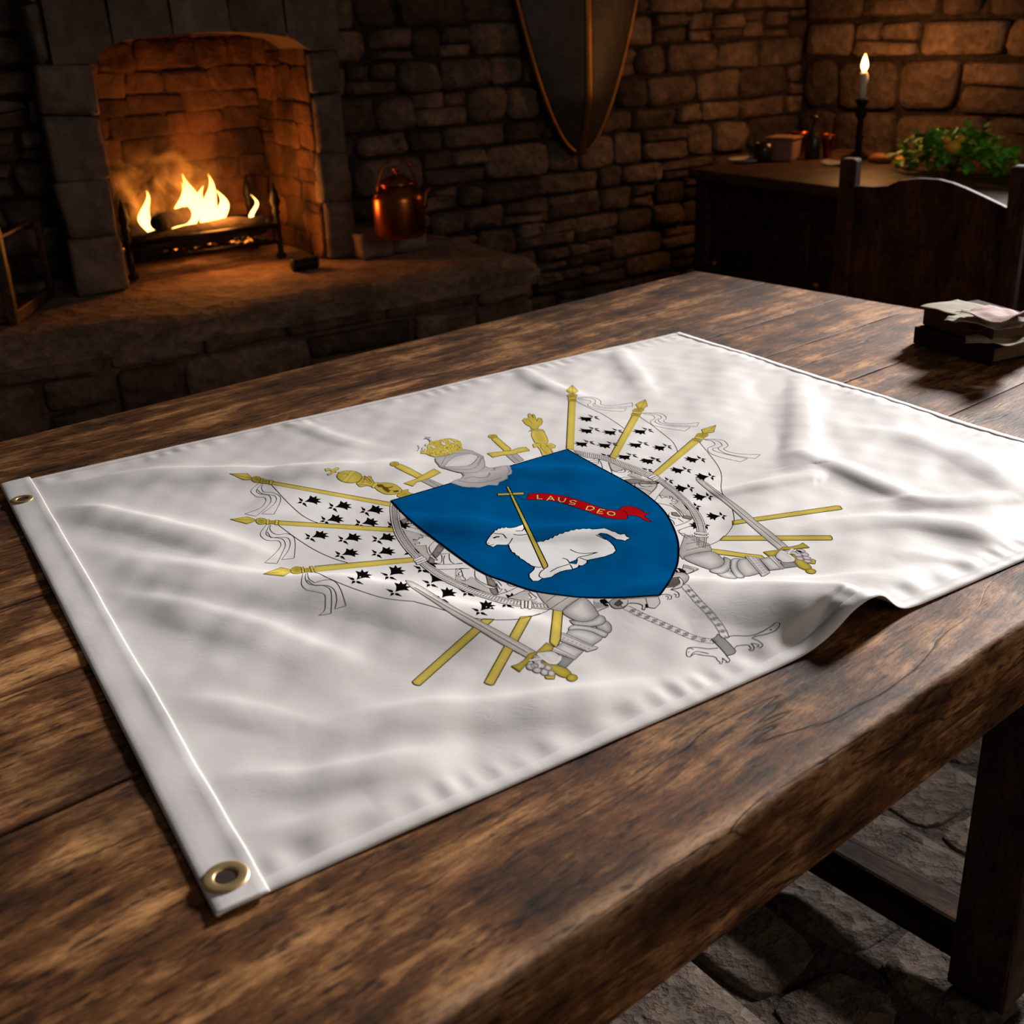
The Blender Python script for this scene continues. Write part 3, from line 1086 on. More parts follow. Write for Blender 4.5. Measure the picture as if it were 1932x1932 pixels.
# grommets
for (px, py, ro, ri) in ((42, 942.5, 0.0128, 0.0064), (426, 1655, 0.0150, 0.0072)):
    w_ = at(px, py, TAB_Z + 0.005)
    u_, v_ = xy2f(w_.x, w_.y)
    zc = BH(u_, v_)
    tl = (BH(u_ + 0.01, v_) - BH(u_ - 0.01, v_)) / 0.02
    tl2 = (BH(u_, v_ + 0.01) - BH(u_, v_ - 0.01)) / 0.02
    nrm = Vector((-(FU.x * tl + FV.x * tl2) * 0.3, -(FU.y * tl + FV.y * tl2) * 0.3, 1)).normalized()
    Mx = FM @ Matrix.Translation((*fxy(u_, v_), zc + 0.0002)) @ nrm.to_track_quat('Z', 'Y').to_matrix().to_4x4()
    b = bmesh.new()
    prof = [(ro, -0.0012), (ro, 0.0002)]
    for k in range(9):
        a = math.pi * k / 8
        prof.append(((ro + ri) / 2 + (ro - ri) / 2 * math.cos(a), 0.0002 + 0.0014 * math.sin(a) ** 0.7))
    prof += [(ri - 0.0002, -0.0008), (ri - 0.0003, -0.0020)]
    lathe(b, prof, 48, Mx, close=False)
    gm = obj('grommet', b, M_BRASS, flag, smooth=True)
    b = bmesh.new()
    lathe(b, [(ri, 0.0004), (0.0001, 0.0004)], 48, Mx, close=False)
    h_ = obj('eyelet_hole', b, plain('hole_shadow_wood', (46, 28, 17), 0.8), gm, smooth=True)

# ------------------------------------------------------------ printed coat of arms
def px2fh(pts):
    """seen positions of the print -> flag coordinates"""
    return np.array([px2f(p) for p in pts])


def project_from_camera(q):
    """projects the flat design onto the wrinkled cloth along camera rays, undistorted in this view"""
    x, y = fxy(q[:, 0], q[:, 1])
    X, Y = x.copy(), y.copy()
    for _ in range(6):
        u, v = xy2f(X, Y)
        h = clothh(u, v) - (FZ - TAB_Z)
        k = 1 - h / (CAM_Z - FZ)
        X, Y = x * k, y * k
    return np.stack(xy2f(X, Y), -1)


AX = np.array([0.500, 0.345])


def mirror(q):
    dx, dy = q[:, 0] - AX[0], q[:, 1] - AX[1]
    det = 1 - 0.055 * 0.058
    s = (dx + 0.055 * dy) / det
    t = (dy + 0.058 * dx) / det
    s = -s * 1.055
    return np.c_[AX[0] + s - 0.055 * t, AX[1] - 0.058 * s + t]


INKV, INKF, INKC = [], [], []
_n = [0]
LZ = 0.000022


def emit(q, faces, cols, layer):
    INKV.append(np.c_[q, np.full(len(q), 0.00014 + LZ * layer)])
    INKF.extend([tuple(i + _n[0] for i in f) for f in faces])
    INKC.append(np.array(cols))
    _n[0] += len(q)


def ink(c):
    return np.array([min(0.86, x * 1.08) for x in lin(c)])


def resamp(q, step, closed):
    q = np.asarray(q)
    out = []
    m = len(q)
    for i in range(m if closed else m - 1):
        a, b = q[i], q[(i + 1) % m]
        k = max(1, int(np.hypot(*(b - a)) / step + 0.999))
        for j in range(k):
            out.append(a + (b - a) * j / k)
    if not closed:
        out.append(q[-1])
    return np.array(out)


def cat(q, closed, k):
    m = len(q)
    if m < 3:
        return q
    out = []
    for i in (range(m) if closed else range(m - 1)):
        p0 = q[(i - 1) % m] if closed or i > 0 else q[0]
        p1, p2 = q[i], q[(i + 1) % m]
        p3 = q[(i + 2) % m] if closed or i + 2 < m else q[-1]
        for j in range(k):
            t = j / k
            out.append(0.5 * ((2 * p1) + (-p0 + p2) * t + (2 * p0 - 5 * p1 + 4 * p2 - p3) * t * t + (-p0 + 3 * p1 - 3 * p2 + p3) * t ** 3))
    if not closed:
        out.append(q[-1])
    return np.array(out)


def spline(q, closed=False, k=4, corner=58):
    """smooth curve through the points; sharp turns stay sharp"""
    q = np.asarray(q, float)
    m = len(q)
    if m < 3:
        return q
    cs = []
    for i in range(m) if closed else range(1, m - 1):
        a, b = q[i] - q[(i - 1) % m], q[(i + 1) % m] - q[i]
        c = (a @ b) / (np.linalg.norm(a) * np.linalg.norm(b) + 1e-12)
        if c < math.cos(math.radians(corner)):
            cs.append(i)
    if closed:
        if not cs:
            return cat(q, True, k)
        q = np.roll(q, -cs[0], 0)
        cs = [c - cs[0] for c in cs] + [m]
        q = np.r_[q, q[:1]]
    else:
        cs = [0] + cs + [m - 1]
    segs = [cat(q[a:b + 1], False, k) for a, b in zip(cs, cs[1:])]
    out = np.concatenate([s[:-1] for s in segs] + ([] if closed else [segs[-1][-1:]]))
    return out


def inside(pts, poly):
    x, y = pts[:, 0], pts[:, 1]
    r = np.zeros(len(pts), bool)
    m = len(poly)
    for i in range(m):
        x0, y0 = poly[i]
        x1, y1 = poly[(i + 1) % m]
        c = ((y0 > y) != (y1 > y))
        with np.errstate(divide='ignore', invalid='ignore'):
            r ^= c & (x < (x1 - x0) * (y - y0) / (y1 - y0) + x0)
    return r


def fill(q, col, layer, center=None, step=0.0026):
    q = resamp(q, step, True)
    lo, hi = q.min(0), q.max(0)
    st = step
    if center is not None:
        st = min(step, max(0.0012, min(hi - lo) / 5))
    gx, gy = np.meshgrid(np.arange(lo[0] + st / 2, hi[0], st), np.arange(lo[1] + st / 2, hi[1], st))
    g = np.c_[gx.ravel(), gy.ravel()]
    c0 = ink(col)
    cols0 = [c0] * len(q)
    if len(g):
        g = g[inside(g, q)]
    if len(g):
        d = np.full(len(g), 9.0)
        m = len(q)
        for i in range(m):
            a, b = q[i], q[(i + 1) % m]
            ab = b - a
            t = np.clip(((g - a) @ ab) / (ab @ ab + 1e-14), 0, 1)
            d = np.minimum(d, np.hypot(*(g - a - t[:, None] * ab).T))
        g, d = g[d > st * 0.35], d[d > st * 0.35]
    allp = np.r_[q, g] if len(g) else q
    vs_ = [Vector((float(a), float(b))) for a, b in allp]
    r = delaunay_2d_cdt(vs_, [], [list(range(len(q)))], 1, 1e-7)
    ov = np.array([[v.x, v.y] for v in r[0]])
    c1 = ink(center) if center is not None else c0
    dm = d.max() if len(g) else 1
    cols = []
    for src in r[3]:
        s = src[0] if src else -1
        if s >= len(q):
            k = min(1, d[s - len(q)] / (dm * 0.8 + 1e-9))
            cols.append(c0 + (c1 - c0) * k)
        else:
            cols.append(c0)
    emit(ov, [tuple(f) for f in r[2]], cols, layer)


def stroke(q, w, col, layer, closed=False):
    q = resamp(q, 0.0026, closed)
    m = len(q)
    if closed:
        a, b = np.roll(q, 1, 0), np.roll(q, -1, 0)
        d = b - a
    else:
        d = np.gradient(q, axis=0)
    d /= np.linalg.norm(d, axis=1)[:, None] + 1e-12
    nrm = np.c_[-d[:, 1], d[:, 0]] * w * 0.52
    P = np.r_[q + nrm, q - nrm]
    fs = [(i, (i + 1) % m, m + (i + 1) % m, m + i) for i in range(m if closed else m - 1)]
    emit(P, fs, [ink(col)] * (2 * m), layer)


BLK, LINE, GOLD, GOLD2, GOLD3, GREY, DGREY = (12, 10, 12), (48, 42, 42), (188, 170, 74), (212, 190, 92), (158, 140, 48), (186, 180, 178), (112, 106, 102)
CROPS = {1: (420, 780, 360 / 1932), 2: (700, 700, 300 / 1932), 3: (960, 700, 300 / 1932), 4: (1180, 760, 300 / 1932), 5: (720, 940, 300 / 1932),
         6: (900, 900, 350 / 1932), 7: (1200, 940, 400 / 1932), 8: (760, 1060, 420 / 1932), 9: (1120, 1020, 380 / 1932), 10: (0, 500, 700 / 1932),
         11: (730, 940, 150 / 1932), 12: (860, 1040, 200 / 1932), 13: (1080, 840, 160 / 1932), 14: (1200, 880, 150 / 1705), 15: (780, 815, 200 / 1932),
         16: (600, 870, 200 / 1932), 17: (930, 1190, 230 / 1932)}


def Q(k, s):
    """'x,y x,y ...' pixels of image crop k -> flag coordinates"""
    ox, oy, sc_ = CROPS[k]
    pts = [tuple(float(v) for v in p.split(',')) for p in s.split()]
    return px2fh([(ox + x * sc_, oy + y * sc_) for x, y in pts])


def both(q, mir):
    yield q
    if mir:
        yield mirror(q)


def S(k, s, w=0.7, col=LINE, L=2, sp=True, closed=False, mir=False):
    q = Q(k, s) if isinstance(s, str) else s
    for qq in both(q, mir):
        stroke(spline(qq, closed) if sp else qq, w / 1000, col, L, closed)


def A(k, s, col, L=1, center=None, line=LINE, w=0.7, sp=False, mir=False):
    q = Q(k, s) if isinstance(s, str) else s
    for qq in both(q, mir):
        sl_ = np.linalg.norm(np.roll(qq, -1, 0) - qq, axis=1)
        if sp or (len(qq) > 5 and sl_.max() < 7 * sl_.min()):
            qq = spline(qq, True, 3, 80 if sp else 40)
        fill(qq, col, L, center)
        if line:
            stroke(qq, w / 1000, line, L + 1, True)


def ell(k, x, y, rx, ry, n=14, rot=0):
    c, s_ = math.cos(math.radians(rot)), math.sin(math.radians(rot))
    return Q(k, ' '.join('%f,%f' % (x + rx * math.cos(a) * c - ry * math.sin(a) * s_, y + rx * math.cos(a) * s_ + ry * math.sin(a) * c) for a in [2 * math.pi * i / n for i in range(n)]))


def spot(k, cxy, d, p, L=1):
    """an ermine tail: tuft along d, three small leaves; p is the cross direction"""
    c, a1, b1 = Q(k, '%f,%f %f,%f %f,%f' % (*cxy, cxy[0] + d[0], cxy[1] + d[1], cxy[0] + p[0], cxy[1] + p[1]))
    d, p = a1 - c, b1 - c
    T = [(0.10, 0.0), (0.34, .10), (0.54, .25), (0.66, .46), (0.74, .26), (0.98, .36), (0.86, .12), (1.12, .03), (0.88, -.08), (1.02, -.30), (0.76, -.22), (0.68, -.46), (0.52, -.23), (0.32, -.09)]
    fill(np.array([c + d * a + p * b for a, b in T]), BLK, L)
    for e1, e2, s in ((p, -d, 1), (-d, -p, 0.72), (-p, d, 1)):
        fill(np.array([c + (e1 * x * s + e2 * y * 1.15) for x, y in ((.06, 0), (.13, .07), (.22, .08), (.32, .035), (.50, -.02), (.32, -.04), (.22, -.07), (.13, -.06))]), BLK, L)


# --- banners: staffs' lower ends first
for s in ('695,495 795,498 150,1075 120,1072 95,1062 82,1040', '1020,480 1120,470 790,1068 765,1072 735,1064 706,1048', '1308,405 1390,410 1368,670 1355,710 1330,745 1275,700'):
    A(8, s, GOLD, 1, GOLD2, line=(70, 50, 20), w=1.0)
for s in ('880,205 1830,68 1860,72 1880,100 1855,105 880,242', '800,345 1770,340 1785,355 1790,370 1785,382 760,385', '600,452 800,475 1000,505 1140,520 1180,550 1080,553 900,530 600,492'):
    A(7, s, GOLD, 1, GOLD2, line=(70, 60, 30), w=0.9)
# shafts
SH = [(1, '505,688 1715,905 1690,942 495,718', 1), (1, '570,1088 1740,1158 1740,1202 565,1128', 1), (1, '930,1548 1932,1458 1990,1460 1990,1500 925,1605', 1),
      (3, '728,362 698,945 792,960 815,368', 1), (3, '1500,538 1222,1045 1305,1070 1590,555', 1), (4, '805,448 325,862 400,892 900,478', 1)]
for k, s, l in SH:
    q = Q(k, s)
    fill(q, GOLD, 1, GOLD2)
    stroke(q[:2], 0.0011, (40, 30, 20), 2)
TIPS = [(1, ['70,610 250,608 300,655 290,672 212,674', '295,655 320,640 355,638 385,655 390,690 370,700 330,697 300,680', '388,655 415,660 400,708 372,700', '415,668 475,680 465,712 400,705', '480,675 515,685 495,722 468,715'], '70,610 290,660'),
        (1, ['75,1073 250,1047 330,1073 330,1090 250,1120', '340,1085 348,1068 370,1060 425,1065 445,1090 435,1120 380,1125 345,1105', '445,1075 475,1075 470,1125 442,1122', '475,1085 530,1085 530,1120 472,1118', '535,1080 568,1082 560,1132 530,1128'], '75,1073 325,1082'),
        (1, ['412,1627 590,1560 690,1583 690,1608 620,1650', '690,1585 725,1555 780,1555 800,1575 800,1610 770,1628 715,1625 692,1605', '790,1560 820,1555 830,1612 808,1618', '825,1570 885,1565 895,1605 835,1610', '880,1548 910,1548 930,1605 905,1612'], '412,1627 690,1597'),
        (3, ['770,170 697,237 740,270 800,272 845,245', '712,292 750,278 800,278 832,295 820,318 725,318', '720,318 820,318 815,345 722,345', '716,345 824,345 818,368 726,368'], '770,170 775,268'),
        (3, ['1660,345 1540,405 1570,450 1640,458 1687,425', '1512,470 1560,452 1630,460 1640,480 1600,502 1515,490', '1510,490 1618,505 1608,525 1500,515', '1490,518 1600,532 1593,555 1490,540'], '1658,350 1605,455'),
        (4, ['1100,270 925,325 945,378 985,372 1075,358', '862,392 890,370 985,375 1003,400 960,425 880,410', '855,403 958,428 940,452 838,428', '818,430 930,462 915,478 808,450'], '1100,270 975,370')]
for k, ps, rdg in TIPS:
    for i, s in enumerate(ps):
        A(k, s, GOLD, 3, GOLD2 if i % 2 == 0 else GOLD3, line=(92, 74, 24), w=0.6, sp=(i == 1))
    S(k, rdg, 0.5, (92, 74, 24), 5, sp=False)
STR = [(1, '370,705 300,765 290,800 350,845 420,850 440,875 430,905 380,960 225,1018 340,1042 440,955 490,890 470,830 380,815 342,780 400,710'),
       (1, '415,712 395,750 420,795 500,800 570,830 590,870 570,930 520,1022 395,1018 500,940 545,880 530,835 480,825 400,812 350,770'),
       (1, '445,1125 390,1200 390,1245 450,1285 560,1290 590,1320 580,1360 520,1430 425,1513 552,1520 625,1370 635,1320 600,1270 480,1250 440,1210 480,1125'),
       (1, '490,1130 480,1170 510,1210 570,1228 650,1217 715,1245 735,1300 735,1380 725,1467 598,1482 670,1380 685,1310 665,1265 600,1255 490,1258 455,1200'),
       (10, '1578,1608 1570,1660 1595,1690 1640,1700 1690,1715 1695,1760 1690,1800 1660,1825 1725,1815 1728,1740 1720,1690 1680,1668 1620,1665 1592,1640 1592,1610'),
       (10, '1600,1605 1610,1635 1640,1655 1690,1640 1740,1645 1775,1690 1803,1775 1745,1792 1755,1740 1740,1690 1700,1668 1640,1668 1600,1640'),
       (3, '825,325 950,315 1030,320 1100,350 1120,380 1115,400 1160,415 1300,415 1500,385 1505,430 1350,435 1150,435 1080,420 1045,400 1055,370 1030,340 960,325 830,335'),
       (3, '840,340 920,350 990,365 995,385 960,405 975,430 1050,455 1200,480 1395,492 1435,448 1300,455 1150,450 1060,435 1020,410 1050,385'),
       (4, '205,125 400,125 470,150 500,190 465,220 500,245 600,255 740,255 895,240 865,290 740,280 560,270 450,250 400,215 440,180 400,150 300,130 205,130'),
       (4, '220,140 320,150 360,185 305,225 320,260 380,285 560,320 725,343 790,297 640,290 450,270 380,245 360,220 410,190'),
       (4, '950,440 1060,440 1180,455 1240,500 1240,530 1190,560 1240,590 1350,615 1480,627 1640,628 1580,678 1450,660 1250,625 1150,580 1130,545 1175,520 1150,480 1080,455 950,445'),
       (4, '960,450 1050,465 1090,510 1010,545 1000,570 1030,610 1150,660 1400,717 1485,677 1330,650 1130,600 1060,570 1075,550 1130,545')]
for k, s in STR:
    S(k, s, 0.6, (45, 38, 38), 1)
for k, s in ((1, '495,722 620,860 700,940 790,1020 880,1075 965,1110'), (1, '565,1130 740,1260 920,1375 1100,1460 1280,1517'), (1, '930,1605 1240,1740 1560,1850 1740,1885 1932,1903'),
             (5, '386,1253 600,1310 860,1390 1150,1460 1300,1475 1500,1478 1700,1465 1850,1425 1932,1400'), (6, '500,1468 650,1430 760,1380 840,1340'),
             (3, '820,370 960,440 1130,520 1260,600 1350,660 1400,700'), (4, '175,170 320,270 450,370 560,460 610,530 635,595'),
             (4, '900,480 1000,600 1100,730 1155,830 1170,920 1162,1030 1190,1120 1280,1250 1320,1380 1310,1480 1240,1590 1130,1680 970,1748')):
    S(k, s, 0.7, (30, 26, 28), 1)
for k, d, p, cs in ((1, (165, -30), (83, 104), ((812, 897), (1120, 952), (1445, 993), (1040, 1087), (1392, 1120), (1715, 1145))),
                    (1, (160, -42), (105, 95), ((888, 1258), (1222, 1283), (1567, 1282), (1192, 1437), (1562, 1423), (1890, 1415))),
                    (1, (115, -88), (170, 85), ((1345, 1693), (1683, 1650), (1738, 1815))),
                    (5, (130, -112), (204, 102), ((487, 865), (590, 1040), (720, 1222), (1192, 1380), (1035, 1150), (1510, 1290))),
                    (3, (-150, 33), (165, 68), ((1035, 562), (1040, 707), (980, 867), (1325, 727), (1260, 885), (1190, 1030), (1690, 717), (1635, 880), (1500, 1025), (1780, 1075), (1690, 1205))),
                    (4, (-150, 28), (130, 78), ((510, 530), (370, 690))),
                    (4, (-180, 8), (113, 92), ((920, 685), (745, 815), (528, 945))),
                    (4, (-175, 6), (70, 108), ((1040, 895), (785, 1035), (1012, 1140), (862, 1260), (1175, 1375), (970, 1490)))):
    for c in cs:
        spot(k, c, d, p)
# --- collar round the shield
OL = np.r_[Q(11, '90,130 75,250 85,400 105,570 150,740 220,920 330,1100 450,1260 560,1370 660,1480 800,1610 980,1760 1200,1920'), Q(12, '150,725 350,800 600,880 800,940 1000,985 1180,1010 1400,1035 1700,1060')]
IL = np.r_[Q(11, '285,300 300,460 325,600 370,750 430,880 500,1000 600,1140 720,1290 830,1400 960,1540 1100,1640 1250,1740 1450,1870'), Q(12, '200,630 400,710 600,770 750,815 950,860 1150,895 1400,945 1650,950')]
OR = np.r_[Q(13, '20,105 200,140 420,180 700,230 940,310 1200,400 1500,510 1700,600'), Q(14, '250,110 440,190 560,270 700,370 860,490 1000,620 1130,730 1240,860 1350,980 1430,1120 1480,1260 1500,1400 1510,1550 1490,1700 1475,1760')]
IR = np.r_[Q(13, '110,200 330,280 560,310 700,340 850,385 1100,490 1350,590 1600,700'), Q(14, '150,190 280,260 480,340 600,430 750,540 900,670 1010,790 1110,900 1200,1060 1260,1180 1300,1320 1310,1430 1310,1560 1310,1700')]


def evenly(q, n):
    q = spline(q)
    d = np.r_[0, np.cumsum(np.hypot(*np.diff(q, axis=0).T))]
    t = np.linspace(0, d[-1], n)
    return np.c_[np.interp(t, d, q[:, 0]), np.interp(t, d, q[:, 1])]


WHT = (222, 216, 214)
for O_, I_, nh in ((OL, IL, 96), (OR, IR, 118)):
    O_, I_ = evenly(O_, nh), evenly(I_, nh)
    fill(np.r_[O_, I_[::-1]], (214, 208, 206), 3)
    for s in (0.0, 0.2, 0.82, 1.0):
        stroke(O_ * (1 - s) + I_ * s, 0.0006, LINE, 4)
    for i in range(nh):
        stroke(np.array([O_[i] * 0.8 + I_[i] * 0.2, O_[i] * 0.18 + I_[i] * 0.82]), 0.0007, (52, 46, 46), 4)
# knots
for k, s in ((11, '645,1500 700,1470 860,1405 900,1430 880,1455 720,1520 660,1530'), (11, '690,1540 760,1500 920,1440 960,1470 940,1490 770,1565 705,1570'), (11, '715,1590 780,1550 950,1490 985,1510 960,1530 800,1600 735,1610'),
             (12, '1190,920 1200,900 1235,895 1250,910 1245,1030 1230,1045 1200,1040 1190,1020'), (12, '1262,930 1275,910 1300,912 1312,930 1305,1025 1290,1035 1265,1030'), (12, '1325,920 1340,905 1370,908 1388,925 1380,1040 1365,1058 1330,1052 1318,1030'),
             (14, '1255,1425 1300,1410 1500,1430 1550,1445 1540,1465 1490,1460 1290,1450 1260,1440'), (14, '1250,1485 1300,1470 1500,1495 1550,1510 1540,1530 1480,1525 1300,1515 1260,1500'),
             (14, '255,230 400,170 450,190 300,260'), (14, '310,270 440,200 480,220 350,285'), (14, '350,300 470,230 510,245 400,320')):
    A(k, s, (228, 224, 222), 5, sp=True, w=0.6)
# --- lining and ermines between collar and shield
for k, s in ((11, '310,340 480,470 335,545'), (11, '400,780 830,885 890,950 770,970 750,1025 640,1000 640,1030 740,1070 690,1110 720,1160 960,1150 980,1300 1040,1400 1000,1530 930,1450 700,1230 520,990'),
             (12, '0,330 60,350 10,430 20,460 90,465 110,540 200,540 260,480 330,500 520,640 610,690 690,800 400,690 100,570 0,520'), (12, '960,850 1240,735 1330,740 1330,860 1400,890 1500,920 1450,945'),
             (13, '840,400 1100,500 1600,720 1500,770 1280,690 1360,640 1330,590 1200,560 1130,560 1010,610 900,560'), (14, '620,460 780,590 960,740 1200,1080 1110,1060 1000,980 800,840 880,730 790,690 740,640 640,655 500,610'),
             (14, '280,270 460,380 430,470 260,630 0,480 0,250')):
    A(k, s, (190, 184, 182), 3, line=None, sp=False)
for k, s in ((11, '335,545 480,475 510,570 405,635'), (11, '1250,1120 1390,1230 1200,1470 1100,1350'), (11, '1040,1420 1160,1500 1140,1600 1010,1560'), (12, '550,440 620,470 720,570 735,660 590,610'), (12, '610,680 740,690 775,790 700,800 650,760'),
             (13, '1180,790 1400,760 1640,810 1780,890 1330,880'), (13, '1680,815 1900,830 1932,880 1800,885'), (14, '760,980 860,985 960,1080 860,1070 770,1040'), (14, '1010,1050 1110,1060 1210,1100 1160,1140 1000,1100'),
             (14, '60,340 180,310 300,380 80,375'), (14, '270,315 440,330 455,380 320,388')):
    A(k, s, DGREY, 4, w=0.5, center=(140, 134, 130))
for k, s in ((11, '500,500 540,600 600,635 590,560'), (11, '440,640 500,672 640,662 660,630'), (11, '500,690 600,712 840,757'), (11, '370,755 600,815 820,880 1030,935'),
             (11, '820,890 890,950 860,965 790,965 750,1025 640,1000 650,1035 740,1070 800,1070 800,1110 680,1105 710,1150 860,1160 950,1140 965,1200 990,1320 1040,1390 1100,1350'), (11, '1160,1040 1080,1120 1030,1200 1060,1310 1100,1350'),
             (11, '1040,1390 1110,1390 1240,1510 1150,1490 1040,1400'), (11, '1280,1370 1340,1400 1330,1550 1260,1590 1140,1610'), (11, '1410,1390 1380,1500 1390,1600'), (11, '1520,1340 1520,1450 1560,1540 1640,1590'),
             (11, '1150,1605 1480,1610 1850,1585'), (11, '1250,1730 1500,1725 1720,1720 1932,1705'), (11, '1210,1310 1340,1350 1500,1340'),
             (12, '0,320 90,335 120,400 140,470 180,510 170,540 100,520 110,540 200,540 240,500 280,475 340,500 400,560 520,630 600,670 740,690 720,665 640,640 540,600 440,550 370,490 350,440 350,350'),
             (12, '100,370 50,400 70,440 10,430 20,460 90,465 120,440'), (12, '740,580 800,680 850,690 800,750 775,740 735,600'), (12, '590,520 700,525 780,560 840,630'), (12, '760,790 940,740 1130,650'), (12, '950,850 1200,740 1300,695'),
             (12, '1230,730 1330,730 1370,760 1480,850 1430,890 1340,880 1390,850 1320,770 1370,760'), (12, '930,590 1000,635 1090,640'), (12, '20,222 130,222'), (12, '60,315 250,315'), (12, '890,690 940,735'),
             (13, '580,320 650,390 690,520'), (13, '820,390 870,530 910,650'), (13, '870,530 930,590 1010,610 1040,580 1130,580 1120,550 1190,550 1210,600 1150,620 1020,620'), (13, '1260,620 1330,590 1360,640 1290,665 1260,690 1400,730 1640,790'),
             (13, '1440,850 1420,920 1480,970 1600,990 1790,1060'), (13, '1520,880 1570,930 1700,950 1860,930'), (13, '1920,890 1880,990 1730,1150'), (13, '370,360 460,340 600,360 600,410 560,440 520,430'), (13, '400,400 500,390 580,400'), (13, '1060,750 1200,735 1400,740'),
             (14, '460,380 430,470 260,630'), (14, '620,460 500,600 400,740'), (14, '500,610 560,680 640,655 740,690 720,640 760,640 790,690 760,740 830,760 880,730 900,760 850,800 720,790 800,840 920,940 1020,1040 990,1080 920,980 800,880 680,830 450,785'),
             (14, '840,1280 1060,1210 1210,1120'), (14, '880,1385 1080,1310 1270,1245'), (14, '940,1370 930,1420 1100,1550'), (14, '960,1440 1020,1440 1100,1490 1200,1470 1230,1500 1160,1520 1100,1500'), (14, '720,1000 700,1040 740,1090 860,1120'), (14, '740,1130 800,1180 830,1250'),
             (14, '900,1110 1020,1200'), (14, '1190,1590 1240,1570 1260,1600'), (14, '60,380 120,430 220,440 330,420'), (14, '0,470 180,490 330,550')):
    S(k, s, 0.6, LINE, 5)
# --- pendant, small ermines and chains below the point of the shield
A(9, '865,230 1005,270 900,320 850,290', (200, 194, 192), 1)
A(9, '0,560 150,560 140,640 30,680 0,670', (206, 200, 198), 1, line=None)
for i in range(9):
    S(9, '%d,%d %d,%d' % (880 + i * 10, 238 + i * 4, 868 + i * 12, 262 + i * 4), 0.5, LINE, 2, sp=False)
    S(9, '%d,%d %d,%d' % (4 + i * 14, 585 + i * 3, 16 + i * 13, 655 - i * 2), 0.5, LINE, 2, sp=False)
S(9, '1010,275 960,300 890,325', 0.7, LINE, 2)
S(9, '40,680 90,655 145,635', 0.7, LINE, 2)
for s in ('780,270 830,265 870,300 830,310 790,300', '840,270 880,290 885,310 850,300', '60,570 110,560 150,600 110,605 70,600', '80,600 130,610 150,630 110,630'):
    A(9, s, BLK, 2, line=None, sp=True)
S(9, '800,275 820,300', 1.6, WHT, 4, sp=False)
A(9, '700,450 740,330 830,305 895,325 915,355 900,390 860,420 800,440', (150, 146, 144), 2, center=(176, 172, 170), sp=True)
A(9, '715,440 730,370 820,350 840,380 790,430', (92, 84, 78), 4, sp=True)
A(9, '810,355 840,370 860,400 850,440 800,460 740,470 790,440 830,410', WHT, 6, sp=True)
A(9, '150,600 165,575 200,558 270,556 330,570 300,640 200,650', (160, 156, 154), 2, sp=True)
A(9, '200,610 245,570 280,600 240,630', (84, 78, 74), 4, sp=True)
A(9, '265,566 250,600 275,640 310,625 350,600 430,605 470,625 465,655 490,665 500,610 530,640 590,650 630,610 635,585 620,540 500,552', (212, 206, 204), 3, sp=True)
S(9, '500,555 512,600 525,640', 0.7, LINE, 5)
A(9, '498,605 525,615 522,645 500,640', BLK, 5, line=None)
S(9, '635,520 700,515 750,530 745,562 710,565 720,540 690,530', 0.7, LINE, 3)
S(9, '740,470 800,490 822,520 815,545 785,540 795,520 770,510', 0.7, LINE, 3)


def chain(k, s, n, w):
    q = evenly(Q(k, s), n * 2 + 1)
    for i in range(n):
        a, b = q[2 * i], q[2 * i + 2]
        d = (b - a) / np.linalg.norm(b - a)
        p = np.array([-d[1], d[0]]) * w
        a_, b_ = a - d * w * 0.35, b + d * w * 0.35
        for f, ll in ((1.0, 2),):
            e = d * w * (1 - f) * 1.4
            stroke(np.array([a_ + e + p * f * .6, a_ + e * 1 + d * w * .4 + p * f, b_ - e - d * w * .4 + p * f, b_ - e + p * f * .6, b_ - e - p * f * .6, b_ - e - d * w * .4 - p * f, a_ + e + d * w * .4 - p * f, a_ + e - p * f * .6]), 0.00042, LINE, ll, True)
        stroke(np.array([b - d * w * .9, b - p * .5, b + p * .5, b + d * w * .9]), 0.0005, LINE, 3)


chain(9, '870,430 950,520 1000,580 1060,640 1120,700 1165,760 1210,820 1245,880 1262,930', 9, 0.0037)
chain(9, '310,640 370,668 460,715 560,755 650,795 740,835 830,875 920,915 1000,945 1080,958 1150,966', 11, 0.0037)
S(9, '1275,930 1340,912 1500,912 1600,880 1690,830 1750,790 1780,800 1782,830 1730,870 1640,900 1560,915 1520,935 1580,960 1625,1000 1600,1025 1570,1015 1590,1000 1560,990 1510,985 1540,1020 1535,1050 1500,1055 1490,1040 1515,1040 1495,1010 1470,1000 1380,1010 1350,1040', 0.7, LINE, 1)
S(9, '1195,1030 1100,1038 1000,1025 930,1025 900,1035 890,1080 895,1110 930,1115 950,1080 990,1062 1105,1083', 0.7, LINE, 1)
S(9, '930,1110 970,1085 1050,1100 1160,1115 1190,1150 1215,1165 1205,1180 1230,1180 1240,1150 1235,1125 1280,1160 1265,1170 1300,1165 1305,1140 1270,1100', 0.7, LINE, 1)
S(9, '905,1040 930,1030 960,1045', 0.6, LINE, 1)
S(9, '908,1070 918,1068', 1.0, LINE, 1)
S(9, '1690,850 1710,860', 1.2, LINE, 1)
A(9, '1130,945 1170,925 1190,895 1280,965 1365,1060 1345,1088 1280,1105 1215,1030', (150, 148, 146), 2, center=(158, 156, 154))
